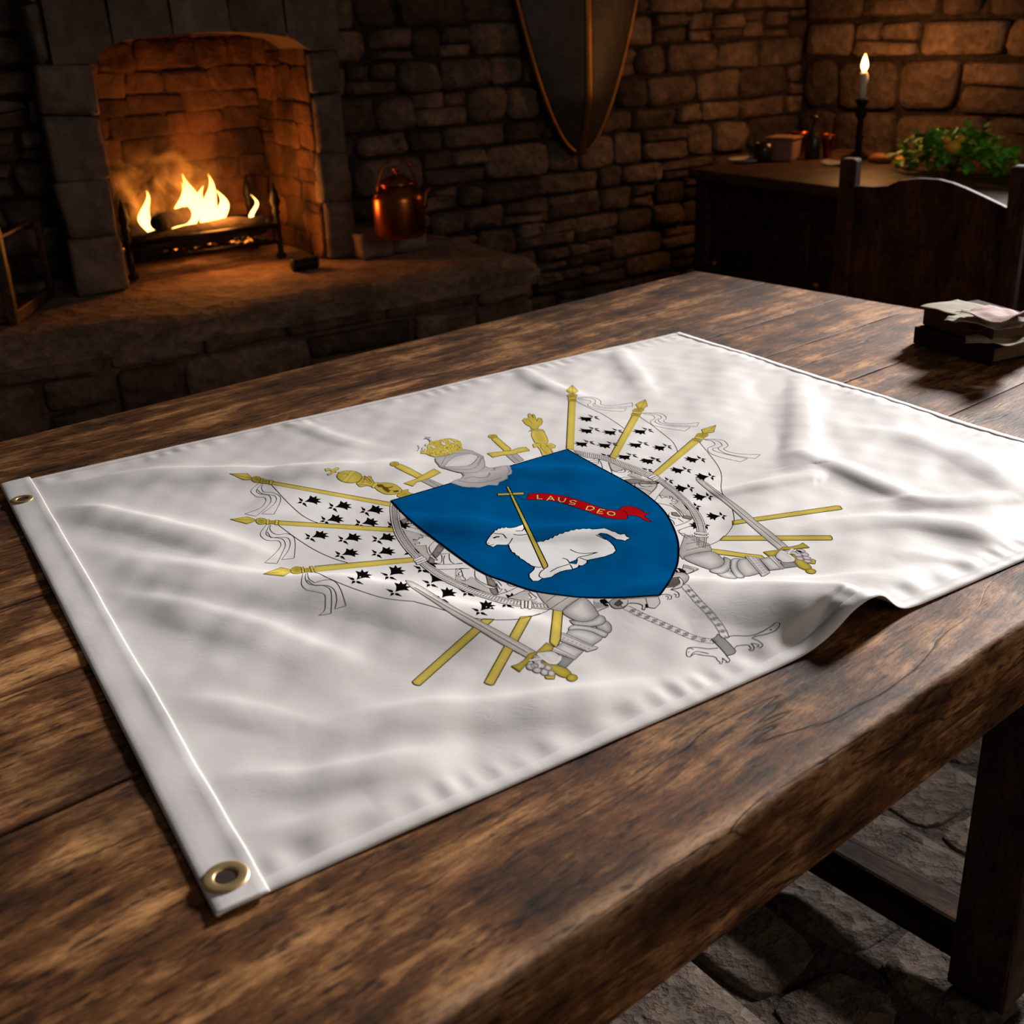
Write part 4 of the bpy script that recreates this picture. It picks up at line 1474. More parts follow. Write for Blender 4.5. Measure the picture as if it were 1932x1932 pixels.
# --- swords held by the two armoured arms (the right one mirrors the left)
A(5, '290,997 380,1020 560,1120 760,1250 1000,1390 1300,1545 1600,1710 1880,1870 1760,1935 1450,1765 1200,1610 1000,1500 830,1395 600,1240 420,1125 330,1060', (178, 172, 168), 3, center=(206, 200, 196), line=(104, 98, 96), mir=True)
S(5, '400,1085 760,1300 1100,1490 1450,1695 1770,1880', 0.9, (120, 114, 112), 5, mir=True)
S(5, '390,1066 760,1282 1100,1470 1450,1675 1780,1865', 0.9, (226, 222, 218), 5, mir=True)
A(6, '620,1195 650,1250 700,1310 740,1365 840,1395 890,1400 1060,1265 1150,1260 1040,1215', (166, 160, 158), 3, center=(196, 190, 188), line=(110, 104, 104), mir=True)
for s in ('820,1230 720,1305', '955,1250 770,1370', '1065,1265 885,1400'):
    S(6, s, 1.0, (110, 104, 104), 5, sp=False, mir=True)
A(6, '890,1395 1060,1268 1140,1270 1200,1330 1250,1400 1270,1450 1200,1495 1090,1510 990,1480', (150, 148, 148), 5, center=(214, 210, 208), line=(84, 80, 80), mir=True, sp=True)
A(6, '1300,1500 1345,1498 1385,1530 1402,1570 1395,1612 1360,1628 1300,1600 1240,1560', (150, 148, 148), 4, center=(206, 202, 200), line=(84, 80, 80), mir=True, sp=True)
A(6, '920,1645 960,1592 1060,1585 1200,1610 1310,1665 1290,1700 1200,1755 1150,1745', (156, 154, 154), 5, center=(210, 208, 206), line=(84, 80, 80), mir=True)
A(6, '965,1490 1100,1510 1200,1490 1270,1445 1320,1455 1340,1500 1300,1540 1180,1560 1030,1545 985,1520', (146, 144, 144), 7, center=(206, 204, 202), line=(84, 80, 80), mir=True, sp=True)
A(6, '955,1600 960,1565 1010,1545 1120,1550 1250,1580 1340,1615 1365,1640 1340,1672 1290,1660 1180,1610 1050,1590', (146, 144, 144), 7, center=(206, 204, 202), line=(84, 80, 80), mir=True, sp=True)
A(6, '895,1720 1110,1815 1020,1905 790,1795', (150, 148, 148), 5, center=(206, 202, 200), line=(84, 80, 80), mir=True)
A(17, '1085,30 1110,35 1600,245 1670,270 1650,290 1500,335 1070,160', (200, 196, 196), 7, line=(84, 78, 80), mir=True)
S(17, '1090,55 1590,262', 0.6, (110, 104, 104), 9, sp=False, mir=True)
S(17, '1080,140 1480,312', 0.6, (110, 104, 104), 9, sp=False, mir=True)
for i in range(7):
    A(17, ell(17, 1125 + i * 66, 122 + i * 28, 12, 10, 6), (214, 210, 210), 9, line=(110, 104, 104), w=0.4, mir=True)
A(17, '1080,400 1290,460 1150,600 1040,560', (130, 128, 130), 6, center=(150, 148, 150), line=(110, 106, 108), mir=True)
A(17, '955,270 985,265 1330,435 1300,462 930,320', (206, 202, 202), 7, line=(110, 104, 104), mir=True)
S(17, '945,298 1315,450', 0.6, (110, 104, 104), 9, sp=False, mir=True)
A(17, '290,560 390,535 510,450 565,370 690,335 770,265 850,190 965,262 930,320 780,345 680,370 580,490 500,570 430,655', GOLD3, 8, center=GOLD, line=(100, 88, 30), mir=True)
A(17, '760,480 900,530 1060,555 1180,610 1250,700 1170,745 1070,725 960,660 780,560', GOLD3, 6, center=GOLD, line=(100, 88, 30), mir=True, sp=True)
A(17, ell(17, 1255, 750, 85, 55), GOLD3, 8, center=GOLD, line=(100, 88, 30), mir=True)
A(17, '820,725 985,700 975,770 850,765', GOLD, 6, line=(80, 60, 20), mir=True)
for (x, y, rx, ry) in ((600, 575, 70, 48), (700, 625, 72, 46), (820, 660, 62, 50), (925, 680, 58, 44), (780, 560, 62, 40), (870, 590, 62, 44), (660, 560, 60, 40)):
    A(17, ell(17, x, y, rx, ry, 10, 15), (166, 160, 162), 8, center=(204, 196, 200), line=(104, 98, 100), w=0.6, mir=True)
A(17, '620,450 720,375 790,440 740,560 660,520', (176, 172, 172), 10, line=(84, 78, 80), mir=True)
A(17, '700,355 740,345 930,330 1020,370 1070,420 1075,480 1020,540 960,545 890,520 790,450', (196, 192, 192), 10, center=(216, 214, 212), line=(84, 78, 80), mir=True, sp=True)
S(17, '710,365 800,445 900,515 990,520 1055,470 1060,410', 2.6, (222, 218, 216), 12, mir=True)
S(17, '575,478 680,462 790,450', 2.6, (216, 212, 210), 12, mir=True)
S(17, '715,490 745,530 740,590', 2.2, (210, 206, 206), 12, mir=True)
# --- sceptre, small swords and hand of justice above the shield
A(2, '690,1305 890,1392 780,1425 615,1340', (170, 164, 162), 3, line=(110, 104, 104))
S(2, '700,1330 830,1405', 0.6, (110, 104, 104), 5, sp=False)
A(2, '340,1130 380,1140 500,1195 630,1270 560,1302 430,1240 300,1172 290,1155', GOLD, 3, center=GOLD2, line=(100, 84, 30))
A(2, '400,1365 550,1310 630,1265 700,1225 765,1190 850,1235 780,1270 720,1300 640,1330 560,1350 510,1402', GOLD, 5, center=GOLD2, line=(100, 84, 30))
A(2, ell(2, 285, 1130, 52, 28), GOLD, 5, center=GOLD3, line=(100, 84, 30))
A(2, '1640,1025 1765,1000 1860,1085 1750,1120', (170, 164, 162), 3, line=(110, 104, 104))
S(2, '1700,1015 1800,1100', 0.6, (110, 104, 104), 5, sp=False)
A(2, '1530,800 1600,860 1700,945 1695,968 1620,975 1465,830 1470,812', GOLD, 3, center=GOLD2, line=(100, 84, 30))
A(2, '1410,1000 1620,975 1700,968 1790,935 1880,925 1930,968 1800,992 1730,1015 1600,1025 1480,1052', GOLD, 5, center=GOLD2, line=(100, 84, 30))
A(2, ell(2, 1480, 795, 54, 23), GOLD, 5, center=GOLD3, line=(100, 84, 30))
A(16, '1530,540 1600,520 1650,518 1640,545 1660,570 1760,605 1700,640 1500,668 1445,640 1450,610 1500,580', GOLD, 2, center=GOLD3, line=(100, 84, 30))
A(16, '1030,480 1060,430 1110,400 1200,393 1320,402 1430,440 1510,500 1535,540 1510,575 1440,600 1320,612 1220,600 1120,555', GOLD, 3, center=GOLD, line=(100, 84, 30), sp=True)
A(16, '1070,440 1130,425 1180,430 1220,470 1290,480 1380,455 1350,480 1280,500 1300,530 1380,540 1460,530 1480,560 1400,575 1340,530 1280,580 1190,520 1170,480 1100,480', (96, 76, 20), 5, line=None)
A(16, '980,470 1040,395 1100,392 1090,420 1030,485 1000,488', GOLD2, 5, line=(100, 84, 30), sp=True)
A(16, '700,400 760,370 800,310 850,278 890,300 930,280 970,290 975,320 1030,400 985,470 900,450 780,470 730,440', GOLD, 3, center=GOLD2, line=(100, 84, 30), sp=True)
for s in ('790,410 850,380 920,390 960,420', '820,330 870,330 900,360 960,370', '860,290 850,340 800,390', '880,300 920,330 990,400', '750,430 820,430 900,440'):
    S(16, s, 0.8, (110, 88, 24), 5)
A(16, ell(16, 573, 287, 228, 112, 22, 4), GOLD, 3, center=GOLD2, line=(100, 84, 30))
for s in ('370,215 540,260 550,245 380,195', '540,255 600,185 700,190 520,390 430,370 550,260'):
    A(16, s, GOLD2, 5, line=(110, 90, 30), w=0.5)
A(16, '125,140 200,130 215,150 260,155 330,118 370,120 385,150 310,180 345,210 300,200 230,250 190,262 165,235 220,220 250,180 210,170 150,185', GOLD2, 3, line=(110, 90, 30), w=0.5)
A(3, '165,600 190,575 245,575 232,530 250,515 268,525 300,575 285,525 310,530 345,610 355,570 395,572 412,620 395,655 360,680 355,710 275,708 262,680 205,650', GOLD, 3, center=GOLD, line=(100, 84, 30))
S(3, '200,600 240,595 285,640', 0.6, (110, 90, 30), 5)
A(3, '285,712 400,712 450,780 478,850 470,872 440,882 330,875 300,840 275,780', GOLD2, 3, center=GOLD, line=(100, 84, 30), sp=True)
A(3, '240,738 262,715 410,712 440,742 400,728 280,728', GOLD, 5, line=(100, 84, 30), w=0.5)
A(3, '290,892 310,882 515,882 570,905 560,935 512,935 545,1010 410,1030 380,960 345,920 305,935', GOLD2, 3, center=GOLD, line=(100, 84, 30))
S(3, '385,890 395,940 460,1005', 0.6, (110, 90, 30), 5)
S(3, '445,890 500,950 530,1000', 0.6, (110, 90, 30), 5)
# --- the blue shield
qa = cat(np.r_[px2fh([(1070, 848)]), Q(3, '1060,1150 1500,1390'), Q(4, '330,1180 470,1320 560,1470 620,1620 643,1750 635,1932'), Q(7, '350,670 290,780 215,885')], False, 4)
qb = cat(np.r_[Q(7, '215,885'), Q(6, '1500,1256 1100,1255 900,1235 600,1190 300,1090 0,965'), Q(5, '600,465 300,225'), px2fh([(738, 945)])], False, 4)
q = np.r_[px2fh([(904, 896.5)]), qa, qb[1:]]
fill(q, (0, 80, 136), 10)
stroke(q, 0.0022, (4, 8, 18), 11, True)
# --- lamb
LAMB = '95,680 110,650 140,610 175,575 186,556 205,558 218,536 240,541 258,527 282,534 300,522 325,533 350,533 400,525 440,510 480,495 495,540 515,575 560,640 620,685 655,672 690,674 715,655 740,658 760,638 785,640 805,615 835,612 855,592 890,592 915,572 950,572 975,555 1005,557 1035,543 1070,548 1105,538 1140,543 1170,538 1200,547 1240,545 1280,540 1330,535 1370,550 1395,560 1415,570 1445,575 1470,592 1500,602 1520,595 1545,598 1560,622 1598,640 1565,655 1545,670 1510,660 1450,652 1400,622 1350,596 1290,588 1262,600 1330,640 1390,680 1430,725 1450,770 1420,800 1340,830 1250,850 1150,870 1145,900 1100,928 1070,925 1050,945 1000,965 930,975 870,990 820,1015 780,1045 720,1057 680,1062 640,1088 580,1088 545,1050 540,1015 590,970 600,940 560,925 540,908 515,895 495,878 470,862 445,850 435,830 400,815 390,795 362,785 350,762 335,740 330,710 290,712 210,710 170,735 120,715 98,700'
A(6, LAMB, (244, 238, 236), 12, line=BLK, w=1.3)
A(6, '985,885 1050,862 1035,910 978,903', (0, 80, 136), 14, line=BLK, w=0.9)
for s, w_ in (('400,566 470,565 495,535', 1.2), ('380,600 440,608 520,600', 1.2), ('175,590 215,595 270,600 300,635 315,640', 1.2), ('370,640 340,690 315,712', 1.1), ('172,640 200,628 235,625', 2.6), ('120,718 150,712 178,705', 1.0), ('112,692 130,694', 1.0),
              ('970,758 1040,790 1130,800 1258,788', 1.1), ('1258,788 1150,820 1060,840 1030,870 985,885 965,905', 1.2), ('890,848 940,865 970,905', 1.1), ('965,910 850,945 800,970 765,990', 1.2), ('650,1012 670,985 700,965', 1.2), ('1070,845 1150,872', 1.1), ('970,915 1000,965', 1.1),
              ('1240,605 1290,630 1340,655', 1.1), ('600,935 640,945 670,940', 1.1), ('650,1015 650,1040 690,1062', 1.1), ('1060,918 1068,945', 1.0)):
    S(6, s, w_, BLK, 15)
A(6, '305,103 332,103 735,915 738,938 700,962 688,950', (178, 160, 66), 16, center=(190, 172, 76), line=BLK, w=1.1)
A(6, '215,175 490,163 490,186 215,197', (178, 160, 66), 17, line=BLK, w=1.0)
S(6, '400,190 440,215 470,236 510,240', 0.5, BLK, 15)
A(6, '545,178 620,172 760,178 900,200 1050,240 1200,290 1330,335 1440,350 1480,345 1510,315 1560,308 1620,310 1710,345 1745,378 1808,376 1745,405 1770,435 1825,468 1770,465 1700,425 1640,405 1570,402 1565,430 1550,445 1450,440 1300,415 1150,360 1000,310 860,265 700,243 510,238', (172, 12, 22), 14, line=(40, 6, 10), w=0.8)
S(6, '1480,348 1535,358 1570,400', 0.8, (60, 8, 12), 16)
LET = ['630,190 632,232 682,232', '728,247 768,203 802,249', '744,233 790,234', '853,215 850,244 868,262 900,264 914,250 924,226', '1038,262 1010,247 972,252 975,268 1022,278 1010,292 960,284', '1155,307 1135,345 1180,351 1218,338 1215,320 1192,309 1155,307', '1332,348 1276,337 1250,377 1312,386', '1264,358 1306,366']
for s in LET:
    S(6, s, 2.3, (70, 20, 14), 16, sp=False)
    S(6, s, 1.5, (214, 190, 112), 17, sp=False)
o_q = ell(6, 1397, 384, 38, 19, 16, 8)
stroke(o_q, 0.0023, (70, 20, 14), 16, True)
stroke(o_q, 0.0015, (214, 190, 112), 17, True)
# --- helmet and crown
A(15, '400,480 600,440 905,320 1060,345 1170,400 1270,450 1275,480 1300,560 1300,630 1380,660 1480,655 1600,630 1745,615 1765,660 1790,730 1780,770 1710,800 1712,850 1640,890 1560,920 1530,980 1500,975 1370,970 1200,1018 1080,1010 1000,1012 900,1000 700,935 720,905 790,875 880,850 920,800 890,750 730,715 580,670 490,640 465,605 410,540', (176, 172, 174), 14, center=(190, 186, 186), line=(150, 146, 148), w=1.4)
A(15, '560,640 600,580 650,530 720,480 780,450 900,425 1000,405 1110,410 1175,440 1160,490 1080,580 970,625 800,640', (206, 202, 204), 16, center=(218, 216, 214), line=(110, 106, 110), w=0.7)
for s in ('400,480 410,540 465,605', '600,440 570,490 510,600', '600,440 700,410 900,390 1060,405 1170,440', '465,605 520,625 580,650 560,670 490,640', '580,670 730,715 850,745 1000,750 1130,740', '570,650 700,680 850,690 1020,690 1130,650 1200,580 1250,480', '1190,450 1100,570 1000,630', '1190,410 1270,450 1270,485 1190,450', '1130,740 1240,700 1300,630', '905,755 925,800 880,850',
          '940,850 1050,830 1100,815 1180,840 1300,840 1370,790 1380,750', '1340,840 1400,780 1390,750', '1450,715 1470,660 1490,655 1485,710', '1170,590 1240,470', '1700,620 1750,720 1700,790', '820,890 1000,925 1200,930 1400,900 1600,840'):
    S(15, s, 0.7, (116, 112, 116), 17)
A(15, '135,395 150,330 200,265 270,240 300,190 400,165 560,140 680,120 790,150 870,200 895,300 920,325 700,395 560,430 400,462 290,430 230,400', (196, 178, 72), 15, line=None)
for (x, y, rx, ry) in ((205, 310, 45, 45), (360, 275, 60, 22), (540, 215, 60, 25), (690, 180, 70, 18), (240, 240, 26, 16)):
    A(15, ell(15, x, y, rx, ry, 10, 25), (222, 214, 210), 17, line=(150, 130, 50), w=0.5)
_r = random.Random(11)
cr_ = []
while len(cr_) < 190:
    x, y = _r.uniform(140, 900), _r.uniform(140, 450)
    if inside(np.array([[x, y]]), np.array([(135, 395), (150, 330), (200, 265), (270, 240), (300, 190), (400, 165), (560, 140), (680, 120), (790, 150), (870, 200), (895, 300), (700, 395), (560, 430), (400, 462), (290, 430)]))[0]:
        cr_.append((x, y))
for i, (x, y) in enumerate(cr_):
    fill(ell(15, x, y, 11, 7, 5, 20), [(228, 220, 190), (120, 98, 30), (232, 210, 90)][i % 3], 17 + i % 2)
for i in range(16):
    a = i / 15
    fill(ell(15, 80 + 25 * math.sin(a * 3), 340 - a * 90, 7, 7, 5), (150, 146, 140), 16)
    fill(ell(15, 560 + 300 * a, 130 + 50 * a ** 2 - 10 * math.sin(a * 3.1), 8, 7, 5), (150, 140, 100), 17)
A(15, '180,130 240,110 215,90 260,100 330,98 280,115 300,145 340,165 310,190 285,150 250,125', (176, 172, 176), 15, line=(120, 116, 120), w=0.4)

allv = np.concatenate(INKV)
allv[:, :2] = project_from_camera(allv[:, :2])  # print points shifted along camera rays to line up from this camera
cc = np.concatenate(INKC)
e_ = 0.0006
h0 = clothh(allv[:, 0], allv[:, 1])
hu = (clothh(allv[:, 0] + e_, allv[:, 1]) - clothh(allv[:, 0] - e_, allv[:, 1])) / (2 * e_)
hv = (clothh(allv[:, 0], allv[:, 1] + e_) - clothh(allv[:, 0], allv[:, 1] - e_)) / (2 * e_)
x, y = fxy(allv[:, 0], allv[:, 1])
# gradient of height in world xy
gx = (hu * FV.y - hv * FU.y) / _det
gy = (hv * FU.x - hu * FV.x) / _det
nn = np.stack([-gx, -gy, np.ones_like(gx)], -1)
nn /= np.linalg.norm(nn, axis=1)[:, None]
P = np.stack([x - q0.x, y - q0.y, h0], -1) + nn * allv[:, 2:3]
me = bpy.data.meshes.new('printed_coat_of_arms')
me.from_pydata(P.tolist(), [], INKF)
me.update()
fn = np.empty(len(me.polygons) * 3)
me.polygons.foreach_get('normal', fn)
flip = [i for i, z in enumerate(fn[2::3]) if z < 0]
if flip:
    bmx = bmesh.new()
    bmx.from_mesh(me)
    bmx.faces.ensure_lookup_table()
    bmesh.ops.reverse_faces(bmx, faces=[bmx.faces[i] for i in flip])
    bmx.to_mesh(me)
    bmx.free()
ca = me.color_attributes.new('ink', 'FLOAT_COLOR', 'POINT')
ca.data.foreach_set('color', np.c_[cc, np.ones(len(cc))].astype(np.float32).ravel())
link('printed_coat_of_arms', me, M_INK, flag)
me.normals_split_custom_set_from_vertices([tuple(v) for v in nn])

# ------------------------------------------------------------ sideboard and what stands on it
SBZ = 0.76
sl, sr = at(1312, 318, SBZ), at(1932, 393, SBZ)
sx = (sr - sl).normalized()
sy = Vector((-sx.y, sx.x, 0))                    # away from the viewer
SBL, SBD = (sr - sl).length + 0.35, 0.74
sb = thing('sideboard', 'dark wooden sideboard against the far wall under the burning candle', 'sideboard', (sl.x, sl.y, 0), math.atan2(sx.y, sx.x))


def loc(o, name, m, par, bev=0.004, smooth=False):
    return obj(name, o, m, par, bevel=bev, smooth=smooth)


b = bmesh.new()
box(b, -0.02, SBL, -0.02, SBD, SBZ - 0.035, SBZ)
loc(b, 'top', M_DARKWOOD_X, sb, 0.006)
b = bmesh.new()
box(b, 0.03, SBL - 0.05, 0.03, SBD - 0.03, 0.10, SBZ - 0.035)
loc(b, 'carcass', M_DARKWOOD, sb)
for x in (0.0, SBL - 0.07):
    for y in (0.0, SBD - 0.06):
        b = bmesh.new()
        box(b, x, x + 0.06, y, y + 0.06, 0, SBZ - 0.035)
        loc(b, 'leg', M_DARKWOOD, sb)
for k in range(3):
    x0 = 0.08 + k * (SBL - 0.2) / 3
    b = bmesh.new()
    box(b, x0, x0 + (SBL - 0.2) / 3 - 0.03, 0.018, 0.032, 0.16, SBZ - 0.09)
    dr = loc(b, 'door', M_DARKWOOD, sb)
    b = bmesh.new()
    lathe(b, [(0.006, 0), (0.006, 0.012), (0.013, 0.016), (0.012, 0.026), (0.002, 0.03)], 12, Matrix.Translation((x0 + 0.03, 0.018, 0.45)) @ Matrix.Rotation(math.pi / 2, 4, 'X'))
    loc(b, 'knob', M_OLDBRASS, dr, 0, True)


def onsb(px, py):
    return at(px, py, SBZ)


# candlestick with its candle
cp = onsb(1618, 299)
cs = thing('candlestick', 'tall thin black iron candlestick holding a lit white candle', 'candlestick', cp)
Dc = dist(cp)
pxm = Dc / F_PX
hs = (300 - 186) * pxm * 0.93
b = bmesh.new()
lathe(b, [(0.055, 0), (0.055, 0.006), (0.03, 0.014), (0.013, 0.026), (0.0105, hs * 0.30), (0.016, hs * 0.36), (0.0105, hs * 0.42), (0.0105, hs * 0.66), (0.022, hs * 0.74), (0.014, hs * 0.82), (0.016, hs * 0.90), (0.024, hs * 0.97), (0.024, hs), (0.001, hs)], 24)
loc(b, 'stem', M_IRON, cs, 0, True)
hc_ = (186 - 140) * pxm
cd = thing('candle', 'white candle burning in the tall black candlestick', 'candle', (cp.x, cp.y, SBZ + hs))
b = bmesh.new()
lathe(b, [(0.0125, 0.0), (0.013, hc_ * 0.4), (0.0128, hc_ * 0.93), (0.0105, hc_), (0.007, hc_ - 0.003), (0.001, hc_ - 0.003)], 24)
tube(b, [(0.0125, 0, hc_ * 0.9), (0.0145, 0.001, hc_ * 0.75), (0.014, 0.0, hc_ * 0.6)], [0.002, 0.003, 0.0028], 6)
loc(b, 'wax', M_WAX, cd, 0, True)
b = bmesh.new()
tube(b, [(0, 0, hc_ - 0.004), (0.0005, 0, hc_ + 0.004), (0.002, 0, hc_ + 0.008)], 0.0009, 6)
loc(b, 'wick', M_CHAR, cd, 0, True)
t = NT('candle_flame')
zz = t.n('ShaderNodeSeparateXYZ', i_0=t.n('ShaderNodeTexCoord').outputs['Generated']).outputs[2]
t.set(Base_Color=(0, 0, 0), Roughness=1.0, Emission_Color=t.ramp(zz, [(0.0, (1, 0.5, 0.12)), (0.35, (1, 0.72, 0.32)), (0.8, (1, 0.66, 0.22)), (1.0, (1, 0.45, 0.08))]), Emission_Strength=9.0)
b = bmesh.new()
fh = 0.058
lathe(b, [(0.001, 0), (0.007, fh * 0.08), (0.0115, fh * 0.25), (0.0120, fh * 0.38), (0.0095, fh * 0.6), (0.0055, fh * 0.82), (0.0008, fh)], 20, Matrix.Translation((0, 0, hc_ + 0.001)))
loc(b, 'flame', t.m, cd, 0, True)
lamp('candlelight', (cp.x + 0.02, cp.y + 0.03, SBZ + hs + hc_ + 0.075), 5.2, (1.0, 0.43, 0.13), 0.03)

# greenery with yellow fruit in a low bowl
gp = onsb(1795, 325)
pl = thing('leafy_plant', 'bushy green herb sprigs piled on the sideboard right of the candlestick', 'plant', gp)
rp = random.Random(21)
b = bmesh.new()
for k in range(330):
    a = rp.uniform(0, 6.28)
    rr = rp.random() ** 0.6
    x, y = math.cos(a) * rr * 0.22, math.sin(a) * rr * 0.10
    z = rp.uniform(0.03, 0.135) * (1 - 0.55 * (abs(x) / 0.22) ** 2)
    Mx = Matrix.Translation(sx * x + sy * y + Z * z) @ Matrix.Rotation(rp.uniform(0, 6.28), 4, 'Z') @ Matrix.Rotation(rp.uniform(-1.1, 0.9), 4, 'X')
    s = rp.uniform(0.022, 0.044)
    q = [(0, 0, 0), (0.42, 0.35, 0.05), (0.36, 0.75, 0), (0, 1.15, -0.18), (-0.36, 0.75, 0), (-0.42, 0.35, 0.05)]
    c_ = b.verts.new(Mx @ Vector((0, 0.5 * s, -0.06 * s)))
    vv = [b.verts.new(Mx @ (Vector(p) * s)) for p in q]
    for i in range(6):
        b.faces.new((c_, vv[i], vv[(i + 1) % 6]))
loc(b, 'leaves', M_LEAF, pl, 0).data.update()
b = bmesh.new()
for k in range(22):
    a = rp.uniform(0, 6.28)
    e = sx * math.cos(a) * rp.uniform(0.05, 0.17) + sy * math.sin(a) * 0.08 + Z * rp.uniform(0.05, 0.11)
    tube(b, [(0, 0, 0.004), e * 0.5 + Z * 0.02, e], [0.003, 0.002, 0.001], 5)
loc(b, 'stems', M_LEAF, pl, 0, True)


def fruit(name, px, py, z, r, label, cat, m=M_LEMON, sq=0.85, grp=None):
    p = at(px, py, SBZ + z)
    b = bmesh.new()
    bmesh.ops.create_uvsphere(b, u_segments=20, v_segments=14, radius=r)
    for v in b.verts:
        v.co.z *= sq
        v.co.x *= 1 + 0.15 * (abs(v.co.x) / r) ** 3
    o = obj(name, b, m, None, smooth=True)
    o.location = p
    return tag(o, label, cat, grp)


fruit('lemon', 1797, 277, 0.094, 0.022, 'large yellow lemon resting among the green leaves', 'fruit', grp='lemons in the greenery')
fruit('lemon', 1812, 262, 0.116, 0.014, 'small yellow lemon at the right top of the leaves', 'fruit', grp='lemons in the greenery')
fruit('lemon', 1785, 263, 0.114, 0.013, 'small yellow lemon at the left top of the leaves', 'fruit', grp='lemons in the greenery')
# slices lying before the greenery
for i, (px, py, r, rz) in enumerate(((1702, 309, 0.026, 0.2), (1730, 311, 0.024, -0.7))):
    b = bmesh.new()
    lathe(b, [(r * 0.96, 0), (r, 0.002), (r, 0.007), (r * 0.9, 0.009), (0.001, 0.008)], 24, Matrix.Rotation(0.35, 4, 'X') @ Matrix.Scale(0.75, 4, (0, 1, 0)))
    o = obj('dried_slice', b, M_LEMON, smooth=True)
    p = onsb(px, py)
    o.location = p + Z * 0.010
    o.rotation_euler.z = rz
    tag(o, ['round dried fruit slice left of its pair, before the green leaves', 'narrow dried fruit slice right of its pair, before the green leaves'][i], 'fruit slice', 'dried fruit slices')
b = bmesh.new()
bmesh.ops.create_uvsphere(b, u_segments=24, v_segments=14, radius=1)
for v in b.verts:
    n_2 = 1 + 0.12 * noise.noise(v.co * 3)
    v.co = Vector((v.co.x * 0.045, v.co.y * 0.028, max(v.co.z, -0.5) * 0.020)) * n_2
o = obj('bread_roll', b, M_BREAD, smooth=True)
o.location = onsb(1660, 307) + Z * 0.010
o.rotation_euler.z = math.atan2(sx.y, sx.x) + 0.1
tag(o, 'small orange brown bread roll right of the candlestick foot', 'bread')
# folded white paper
b = bmesh.new()
box(b, -0.045, 0.045, -0.03, 0.03, 0, 0.002)
o1 = bmesh.ops.subdivide_edges(b, edges=b.edges[:], cuts=3)
for v in b.verts:
    v.co.z += 0.012 * abs(v.co.x / 0.045) ** 1.5 + 0.004 * noise.noise(v.co * 60)
o = obj('folded_paper', b, M_WHITEPAPER, smooth=True, angle=40)
o.location = onsb(1578, 312) + Z * 0.001
o.rotation_euler.z = math.atan2(sx.y, sx.x) + 0.25
tag(o, 'folded white paper lying on the sideboard behind the chair post', 'paper')
# clay jar and dark mug, plate
jp = onsb(1478, 303)
jar = thing('clay_box', 'pinkish clay box with a lid beside a dark mug on the sideboard', 'box', jp, math.atan2(sx.y, sx.x) + 0.35)
b = bmesh.new()
box(b, -0.055, 0.045, -0.03, 0.05, 0, 0.072)
loc(b, 'body', M_CLAY, jar, 0.008)
b = bmesh.new()
box(b, -0.06, 0.05, -0.035, 0.055, 0.072, 0.082)
loc(b, 'lid', M_CLAY, jar, 0.004)
mp = onsb(1438, 306)
mug = thing('mug', 'small dark glazed mug in front of the pinkish clay box', 'mug', mp)
b = bmesh.new()
lathe(b, [(0.024, 0), (0.032, 0.01), (0.034, 0.04), (0.030, 0.066), (0.027, 0.066), (0.030, 0.04), (0.027, 0.008), (0.001, 0.006)], 28)
loc(b, 'cup', M_DARKCLAY, mug, 0, True)
b = bmesh.new()
tube(b, [sx * (-0.031) + Z * 0.052, sx * (-0.052) + Z * 0.047, sx * (-0.054) + Z * 0.026, sx * (-0.033) + Z * 0.016], 0.0045, 8)
loc(b, 'handle', M_DARKCLAY, mug, 0, True)
b = bmesh.new()
lathe(b, [(0.03, 0), (0.05, 0.004), (0.066, 0.010), (0.064, 0.012), (0.048, 0.006), (0.001, 0.004)], 32)
o = obj('plate', b, M_WHITEPAPER, smooth=True)
o.location = onsb(1408, 305)
tag(o, 'small pale plate at the left end of the sideboard', 'plate')
for (nm, px, py, prof, m, lab, cat) in (
    ('bottle', 1532, 300, [(0.026, 0), (0.028, 0.004), (0.028, 0.065), (0.02, 0.085), (0.008, 0.10), (0.008, 0.135), (0.011, 0.137), (0.011, 0.145), (0.001, 0.145)], M_DARKCLAY, 'small dark bottle standing beside the clay box on the sideboard', 'bottle'),
    ('copper_cup', 1505, 296, [(0.018, 0), (0.024, 0.03), (0.032, 0.07), (0.036, 0.088), (0.033, 0.088), (0.022, 0.03), (0.001, 0.01)], M_COPPER, 'small copper cup standing behind the clay box', 'cup'),
    ('copper_cup', 1560, 297, [(0.014, 0), (0.018, 0.03), (0.024, 0.06), (0.028, 0.080), (0.025, 0.08), (0.016, 0.03), (0.001, 0.01)], M_COPPER, 'small copper cup standing between the bottle and the candlestick', 'cup')):
    b = bmesh.new()
    lathe(b, prof, 24)
    o = obj(nm, b, m, smooth=True)
    o.location = onsb(px, py)
    tag(o, lab, cat, 'copper cups on the sideboard' if nm == 'copper_cup' else None)

# ------------------------------------------------------------ chair
CZ = 0.92
c0, c1 = at(1606, 298, CZ), at(1932, 312, CZ)
cxv = (c1 - c0).normalized()
cyv = Vector((-cxv.y, cxv.x, 0))        # away from the viewer (behind the back)
CW = (c1 - c0).length
ch = thing('chair', 'dark wooden chair with an arched panel back at the far end of the table', 'chair', (c0.x, c0.y, 0), math.atan2(cxv.y, cxv.x))
for x in (0, CW):
    b = bmesh.new()
    pr = [(0.021, 0), (0.021, CZ - 0.012), (0.016, CZ), (0.001, CZ + 0.001)]
    box(b, x - 0.021, x + 0.021, -0.02, 0.02, 0, CZ)
    loc(b, 'back_post', M_DARKWOOD, ch, 0.007)
    b = bmesh.new()
    box(b, x - 0.02, x + 0.02, -0.42, -0.38, 0, 0.43)
    loc(b, 'leg', M_DARKWOOD, ch, 0.005)
b = bmesh.new()
arc = [(0.02, 0.60)]
